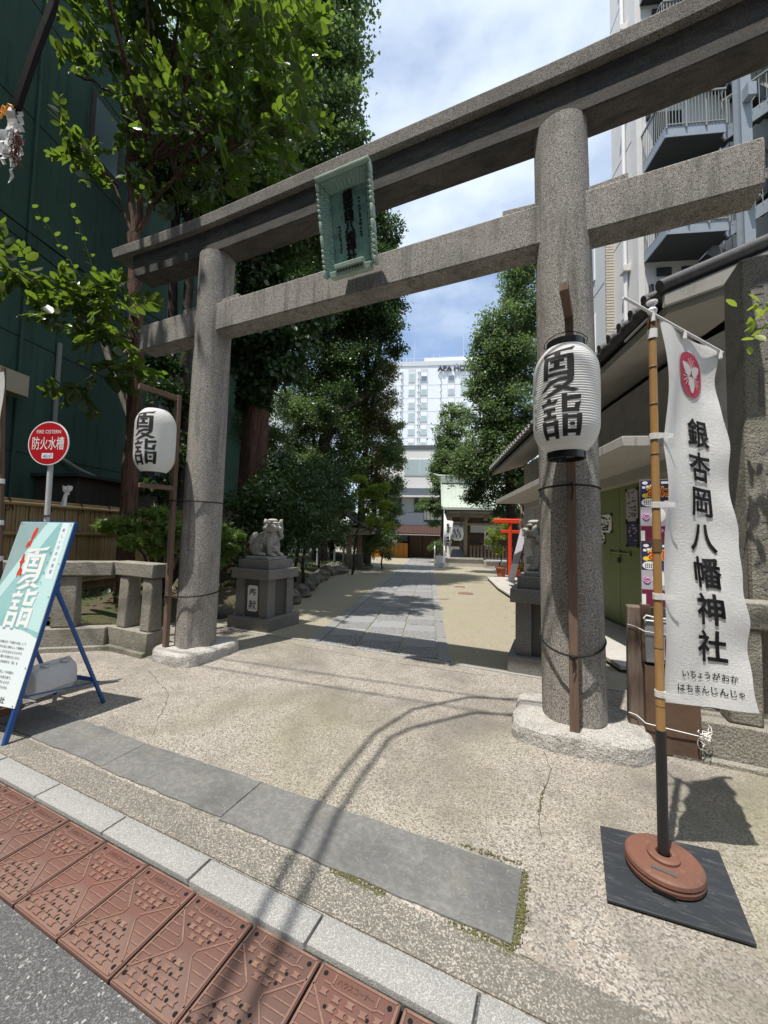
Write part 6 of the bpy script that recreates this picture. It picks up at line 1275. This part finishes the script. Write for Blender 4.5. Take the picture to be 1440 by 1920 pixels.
tree('olive_tree', 'brownish green dense tree hanging over the left edge of the path', 'tree', (-7.801, 15.112, -0.667), [(-7.691, 15.139, 4.373), (-7.488, 15.230, 7.317), (-7.135, 15.388, 9.709)], .22, .1,
     [(-7.109, 15.400, 8.365, 0.99), (-7.609, 15.176, 6.723, 0.93), (-6.876, 15.505, 10.165, 0.75), (-8.242, 14.257, 6.270, 0.58), (-6.709, 16.215, 7.502, 0.58), (-6.547, 16.288, 9.187, 0.46), (-7.445, 15.249, 5.256, 0.81), (-6.574, 15.892, 10.726, 0.58), (-7.951, 14.518, 8.044, 0.81), (-7.263, 15.583, 4.417, 0.70), (-8.121, 14.694, 4.907, 0.64)], 2300, .11, 'leaf_olive', 62, asp=.5, sub=40)
tree('garden_tree', 'fresh green bushy tree left of the path in front of the end house', 'tree', (-9.2, 18.5, -.5), [(-7.614, 16.401, 2.705), (-7.524, 16.442, 5.158)], .2, .1,
     [(-6.690, 17.364, 5.644, .55), (-6.664, 17.375, 4.165, .5), (-6.671, 17.701, 2.936, .35), (-7.179, 17.144, 1.196, .55), (-7.179, 16.596, 6.093, 1.05), (-7.497, 16.454, 3.777, 1.05), (-6.954, 17.245, 4.473, .7), (-7.037, 17.208, 2.751, .65), (-6.922, 17.259, 7.479, .55), (-7.938, 14.064, 5.077, 1.0), (-7.693, 15.270, 1.914, .8), (-8.271, 13.915, 3.116, .9), (-7.078, 17.738, 1.988, .5), (-6.956, 17.792, 6.640, .55), (-8.000, 16.228, 7.941, 1.0), (-6.834, 17.847, 8.107, .35)], 2000, .12, 'leaf_mid', 63, asp=.6, sub=38)
tree('back_tree', 'pale leaved tree seen through the gap behind the leaning evergreen trunk', 'tree', (-9.5, 15.5, -.4), [(-9.579, 13.328, 4.760), (-9.642, 13.300, 7.013)], .2, .1,
     [(-9.689, 13.279, 8.722, .9), (-10.382, 12.968, 6.148, .9), (-8.421, 13.847, 9.325, .8), (-10.953, 12.712, 8.122, 1), (-8.678, 13.732, 4.221, .7), (-10.532, 10.709, 5.906, .9), (-9.796, 11.039, 4.403, 1), (-8.124, 13.980, 7.616, .8), (-11.156, 9.333, 6.112, 1.0), (-10.811, 9.487, 8.549, 1.0), (-8.464, 12.732, 7.021, .9), (-8.777, 12.592, 5.135, .8), (-7.964, 14.052, 6.203, .9), (-9.563, 12.239, 7.266, .9), (-8.707, 13.719, 10.471, 1.0)], 2300, .12, 'leaf_mid', 64, asp=.6, sub=26)
tree('lime_maple', 'bright lime green maple above the water pavilion roof', 'tree', (-6.139, 11.364, -0.362), [(-6.012, 11.421, 1.478), (-5.614, 11.599, 2.647)], .06, .03,
     [(-5.037, 11.639, 3.452, .45, .4), (-4.689, 11.795, 2.768, .34, .4), (-5.261, 11.538, 2.065, .4, .4), (-4.815, 11.957, 1.852, .3, .4), (-5.459, 11.888, 3.257, .42, .5), (-5.063, 12.065, 2.793, .32, .45), (-5.888, 11.695, 3.247, .4, .5), (-6.073, 11.612, 3.835, .35, .5), (-5.051, 12.290, 2.406, .25, .4), (-5.659, 11.798, 2.544, .35, .4), (-6.759, 11.305, 3.701, .4, .4)], 1500, .14, 'leaf_lime', 65, shape='star', asp=1.0, droop=.1, sub=40, sig=.11)
for i, (cl, lab, mk) in enumerate(((((-4.445, 3.136, 1.852, .55), (-4.243, 3.666, 2.191, .6), (-4.273, 2.775, 1.044, .35), (-4.100, 4.387, 1.917, .6), (-4.119, 3.940, 1.324, .45)), 'dark leafy shrub directly behind the left guardian lion', 'leaf_dark'),
      (((-4.803, 5.606, 2.976, .7), (-4.724, 6.190, 2.252, .75), (-4.838, 5.043, 3.195, .5)), 'dark shrub between the ginkgo trunk and the leaning evergreen', 'leaf_ivy'),
      (((-4.328, 5.271, 1.674, .65), (-4.127, 4.156, 1.129, .35), (-4.561, 4.619, 2.554, .7)), 'dark shrub in front of the white posts beside the guardian lion', 'leaf_dark'),
      (((-6.170, 8.829, 1.753, .65), (-5.477, 8.592, 2.819, .7), (-6.611, 8.631, 1.244, .5), (-5.846, 8.426, 3.396, .8), (-7.336, 12.142, 1.832, .5)), 'dark shrub behind the slim white posts', 'leaf_dark'),
      (((-6.679, 15.725, 1.358, .75), (-6.926, 15.066, 0.789, .5), (-6.706, 16.261, 0.474, .4), (-7.297, 15.447, 1.923, .7), (-9.641, 19.876, 1.054, 1.1), (-11.279, 20.237, 1.270, 1.2), (-12.640, 19.627, 1.425, 1.3), (-13.406, 18.187, 1.399, 1.3)), 'clipped green bush beyond the water pavilion', 'leaf_mid'))):
    b0 = Vector(cl[0][:3]); b0.z = gz(b0.x, b0.y)
    tree('shrub', lab, 'shrub', tuple(b0), [tuple(Vector(cl[0][:3]))], .05, .03, list(cl), 2600 if i != 4 else 2200, .105, mk, 70+i, group='shrubs along the left planting', asp=.5, sub=30, limbs=4)
# Japanese maple in front
mp_ = thing('japanese_maple', 'low spreading maple with pale green layered leaves behind the left stone fence', 'tree', tuple(PF(-3.9, 2.6, .2)))
ML_ = [(-4.370, 0.540, 1.544, .34, .16), (-3.972, 0.718, 1.383, .32, .18), (-3.680, 0.959, 1.563, .36, .2), (-4.709, 0.497, 1.540, .22, .14), (-4.102, 0.550, 1.296, .3, .18), (-4.164, 1.071, 1.743, .34, .16), (-3.845, 0.775, 1.173, .2, .15), (-3.439, 1.615, 1.490, .34, .25), (-3.374, 1.754, 1.114, .25, .25), (-3.652, 1.300, 1.436, .34, .2), (-3.542, 1.569, 0.882, .2, .3)]
mb = MB(); m0 = PF(-3.9, 2.6, .2)
for c_ in ML_: e = Vector(c_[:3]); mb.tube([m0+Vector((0, 0, .0)), m0.lerp(e, .35)+Vector((0, 0, .38)), m0.lerp(e, .7)+Vector((0, 0, .22)), e], [.03, .022, .013, .004], 6)
part('trunk', mb, M['bark_smooth'], mp_); crown(mp_, ML_, 1900, .12, 'leaf_maple', 80, 'star', asp=1.0, droop=.25, sub=30, sig=.085, shell=.3)
# right side trees
tree('ginkgo_tree', 'tall columnar green ginkgo right of the path behind the storehouse', 'tree', tuple(PG(5.2, 16.7)), [(-0.453, 17.421, 7.223), (-0.191, 17.867, 14.360)], .35, .08,
     [(0.048, 17.646, 14.617, 1.15), (-0.727, 17.298, 12.689, 1.25), (-0.977, 17.186, 10.359, 1.4), (-0.282, 17.059, 7.947, 1.4), (-1.427, 16.984, 7.769, 1.1), (-1.149, 16.670, 5.568, 1.25), (-2.099, 16.683, 5.210, 1.0), (0.439, 17.821, 15.960, .95), (0.410, 18.246, 10.570, 1.4), (-1.446, 16.975, 11.507, .8), (-1.614, 16.900, 9.194, .8), (-0.404, 16.895, 10.996, 1.2), (-0.516, 16.845, 6.524, 1.2), (0.806, 18.424, 13.248, 1.1), (1.079, 18.108, 7.258, 1.2), (0.240, 17.074, 4.876, 1.0), (0.821, 18.211, 17.622, .6)], 1350, .125, 'leaf_ginkgo', 91, asp=.8, droop=.3, sub=70, sig=.17, limbs=10, shell=.5)
tree('ginkgo_tree', 'smaller pointed green tree between the end house and the shrine roof', 'tree', tuple(PG(1.75, 26.8)), [(-5.996, 26.311, 5.818), (-5.666, 26.459, 11.399)], .25, .06,
     [(-5.666, 26.459, 11.399, 0.81), (-5.958, 26.328, 9.579, 1.24), (-4.955, 26.098, 8.676, 1.30), (-5.469, 25.868, 6.988, 1.43), (-6.545, 26.065, 6.656, 0.99), (-6.439, 26.354, 5.627, 1.1), (-6.948, 26.235, 3.707, .9), (-5.870, 27.047, 4.616, 1.0), (-7.320, 26.123, 4.343, 0.74), (-4.572, 25.591, 6.482, 1.36), (-7.055, 26.789, 2.667, 0.62), (-4.723, 26.476, 10.657, 0.87), (-6.102, 26.132, 7.920, 1.12), (-7.428, 25.669, 3.461, 0.62)], 1000, .14, 'leaf_mid', 92, asp=.8, droop=.3, sub=70, sig=.15, shell=.5)
tree('evergreen_tree', 'dark leaved tree overhanging the shrine hall roof', 'tree', tuple(PG(6.4, 18.5)), [(-0.348, 19.112, 2.242), (-0.758, 18.928, 3.722)], .2, .1,
     [(-0.503, 17.946, 3.765, .95), (-1.678, 17.967, 3.795, .8), (-2.076, 17.789, 3.698, .5), (-2.081, 17.787, 4.430, .6), (0.517, 16.760, 2.826, .5), (-0.889, 17.773, 2.760, .55), (-2.524, 18.136, 3.533, .4), (0.441, 17.822, 4.427, .8), (0.876, 16.921, 1.915, .5), (-1.285, 17.596, 4.605, .7)], 1500, .12, 'leaf_dark', 93, asp=.55, sub=36)
tree('potted_shrub', 'light green shrub growing in the terracotta pot before the vermilion torii', 'shrub', tuple(PG(4.17, 14.6, .4)), [tuple(PG(4.12, 14.65, 1.0))], .03, .02,
     [(-0.638, 15.036, 1.609, .42), (-0.906, 14.916, 1.161, .28), (-0.523, 15.088, 0.752, .26), (-0.302, 15.187, 1.987, .3), (-0.655, 15.138, 2.230, .2)], 2600, .085, 'leaf_lime', 94, asp=.5, sub=30, sig=.1)
tree('palm_shrub', 'small spiky green plant by the shrine handrail', 'shrub', tuple(PG(1.4, 22.6)), [tuple(PG(1.4, 22.6, .9))], .06, .05, [(*PG(1.4, 22.6, 1.25), .4)], 1500, .3, 'leaf_mid', 95, asp=.12, sub=200, sig=.1)
tree('garden_tree', 'leafy sprig hanging into view before the stone monument', 'tree', (4.6, .15, 0), [(4.5, .15, 2.6), (4.0, .0, 3.0)], .05, .02, [(3.233, -0.050, 3.076, .09, .5), (3.242, -0.047, 2.909, .07, .6), (4.0, 0, 3.0, .35), (4.4, .1, 3.2, .5)], 900, .085, 'leaf_lime', 96, shape='oval', asp=.5, sub=12, sig=.06)
# ground plants and fallen leaves
b = []; g_ = np.random.default_rng(77)
def litter(n, q0, q1, s0, s1, dz, size, mk, name, seed, parent=None, up_=.1):
    g2 = np.random.default_rng(seed); q = q0+(q1-q0)*g2.random(n); s = s0+(s1-s0)*g2.random(n); X = q*QX-s*QY; Y = q*QY+s*QX; Z = -.0293*np.clip(Y-1.1, 0, 25.5)+dz*(1 if not callable(dz) else 1)
    D = unitv(np.stack([g2.normal(size=n), g2.normal(size=n), up_*np.abs(g2.normal(size=n))], 1)); N_ = unitv(np.stack([g2.normal(size=n)*.25, g2.normal(size=n)*.25, np.ones(n)], 1)); L_ = size*(.6+.8*g2.random(n))
    o = bpy.data.objects.new(name, leafmesh(name, np.stack([X, Y, Z], 1), D, N_, L_, L_*.55, M[mk])); COL.objects.link(o); o['kind'] = 'stuff'; return o
litter(150, -2.4, 3.0, 1.2, 12, .004, .035, 'dry_brown', 'fallen_leaves', 5)
o = litter(2600, -9, -3.0, 1.2, 16, .42, .10, 'leaf_ivy', 'ground_cover', 6, up_=1.2)
# ------------------------------------------------------------------ street cables overhead and paper streamers
def cable(name, pts, r, label):
    return lone(name, MB().tube(pts, r, 6), M['wire'], label, 'cable', 'street cables overhead')
zc = 7.0; kx, ky = .10, .30
for k, (ya, yb_, lab) in enumerate(((-.36, .13, 'upper overhead street cable crossing in front of the torii'), (-.62, -.19, 'lower overhead street cable crossing in front of the torii'))):
    pts = []
    for j in range(25):
        x = -12+j*1.1; y = ya+(yb_-ya)*(x+2.76)/4.35; pts.append((x-kx*zc, y-ky*zc, zc+.004*(x-1)**2))
    cable('street_cable', pts, .014, lab)
dr = [(1.25, -4.2), (.98, -2.9), (.83, -2.14), (.74, -1.76), (.71, -1.5), (.68, -.91), (.80, -.41), (1.17, .03), (1.6, .17), (2.3, .23), (4, .22), (8, .1)]
for o_ in (0, 1):
    pts = [(x+o_*(.13 if y < -.6 else .1)-kx*5.6, y-o_*(.0 if y < -.9 else .30)-ky*5.6, 5.6+.25*abs(x-.7)) for x, y in dr]
    cable('street_cable', pts, .020, ('looped' if o_ else 'sagging')+' thick drop cable bundle above the forecourt')
cable('street_cable', [(-3.496, -1.151, 8.795), (-3.422, -1.227, 7.598), (-3.529, -1.330, 6.860), (-3.566, -1.401, 6.342), (-3.599, -1.416, 6.181)], .05, 'thick black wrapped cable hanging down into the upper left corner')
ss_ = thing('paper_streamers', 'bundle of torn white paper streamers with orange cord at the upper left', 'streamers', (-3.626, -1.428, 6.181))
g5 = random.Random(7)
def strip(px0, py0, px1, py1, wd, dep_):
    pass
SP = [((-3.645, -1.436, 6.212), (-3.650, -1.439, 5.641), .10), ((-3.702, -1.462, 5.924), (-3.691, -1.512, 5.464), .07), ((-3.618, -1.424, 6.053), (-3.586, -1.410, 5.504), .10), ((-3.553, -1.395, 6.150), (-3.525, -1.383, 5.897), .06), ((-3.556, -1.397, 5.706), (-3.605, -1.419, 5.297), .035), ((-3.552, -1.373, 5.918), (-3.542, -1.368, 5.601), .05), ((-3.614, -1.467, 5.725), (-3.632, -1.475, 5.506), .06)]
rtv = hd(1, 0, 0); fwv = hd(0, -1, 0)
for k, (a, c_, w_) in enumerate(SP):
    a = Vector(a); c_ = Vector(c_); b = MB(); vs_ = []; n = 9
    for j in range(n):
        t_ = j/(n-1); p = a.lerp(c_, t_)+fwv*(.02*math.sin(j*2.1+k)); ww_ = w_*(1-.25*t_)*(1+.2*math.sin(j*1.7+k)); vs_ += [p-rtv*ww_/2+fwv*.012*math.sin(j*1.3), p+rtv*ww_/2]
    b.add(vs_, [(2*j, 2*j+1, 2*j+3, 2*j+2) for j in range(n-1)]); part('paper_strip', b, M['paper'], ss_, ang=20)
b = MB()
for k in range(120):
    p = Vector((-3.456, -1.439, 5.810)).lerp(Vector((-3.463, -1.443, 5.513)), g5.random())+Vector((g5.gauss(0, .02), g5.gauss(0, .02), g5.gauss(0, .03))); b.tube([p, p+Vector((g5.gauss(0, .02), g5.gauss(0, .02), -.05))], .005, 4)
part('dried_sprig', b, M['dry_brown'], ss_, kind='stuff')
b = MB(); b.tube([(-3.538, -1.466, 6.132), (-3.583, -1.486, 6.156), (-3.611, -1.498, 6.092), (-3.640, -1.511, 6.042), (-3.658, -1.519, 5.991)], .012, 8); b.tube([(-3.601, -1.494, 6.105), (-3.636, -1.509, 6.142), (-3.653, -1.517, 6.066), (-3.619, -1.501, 6.042)], .010, 8); part('orange_cord', b, M['orange_cord'], ss_)
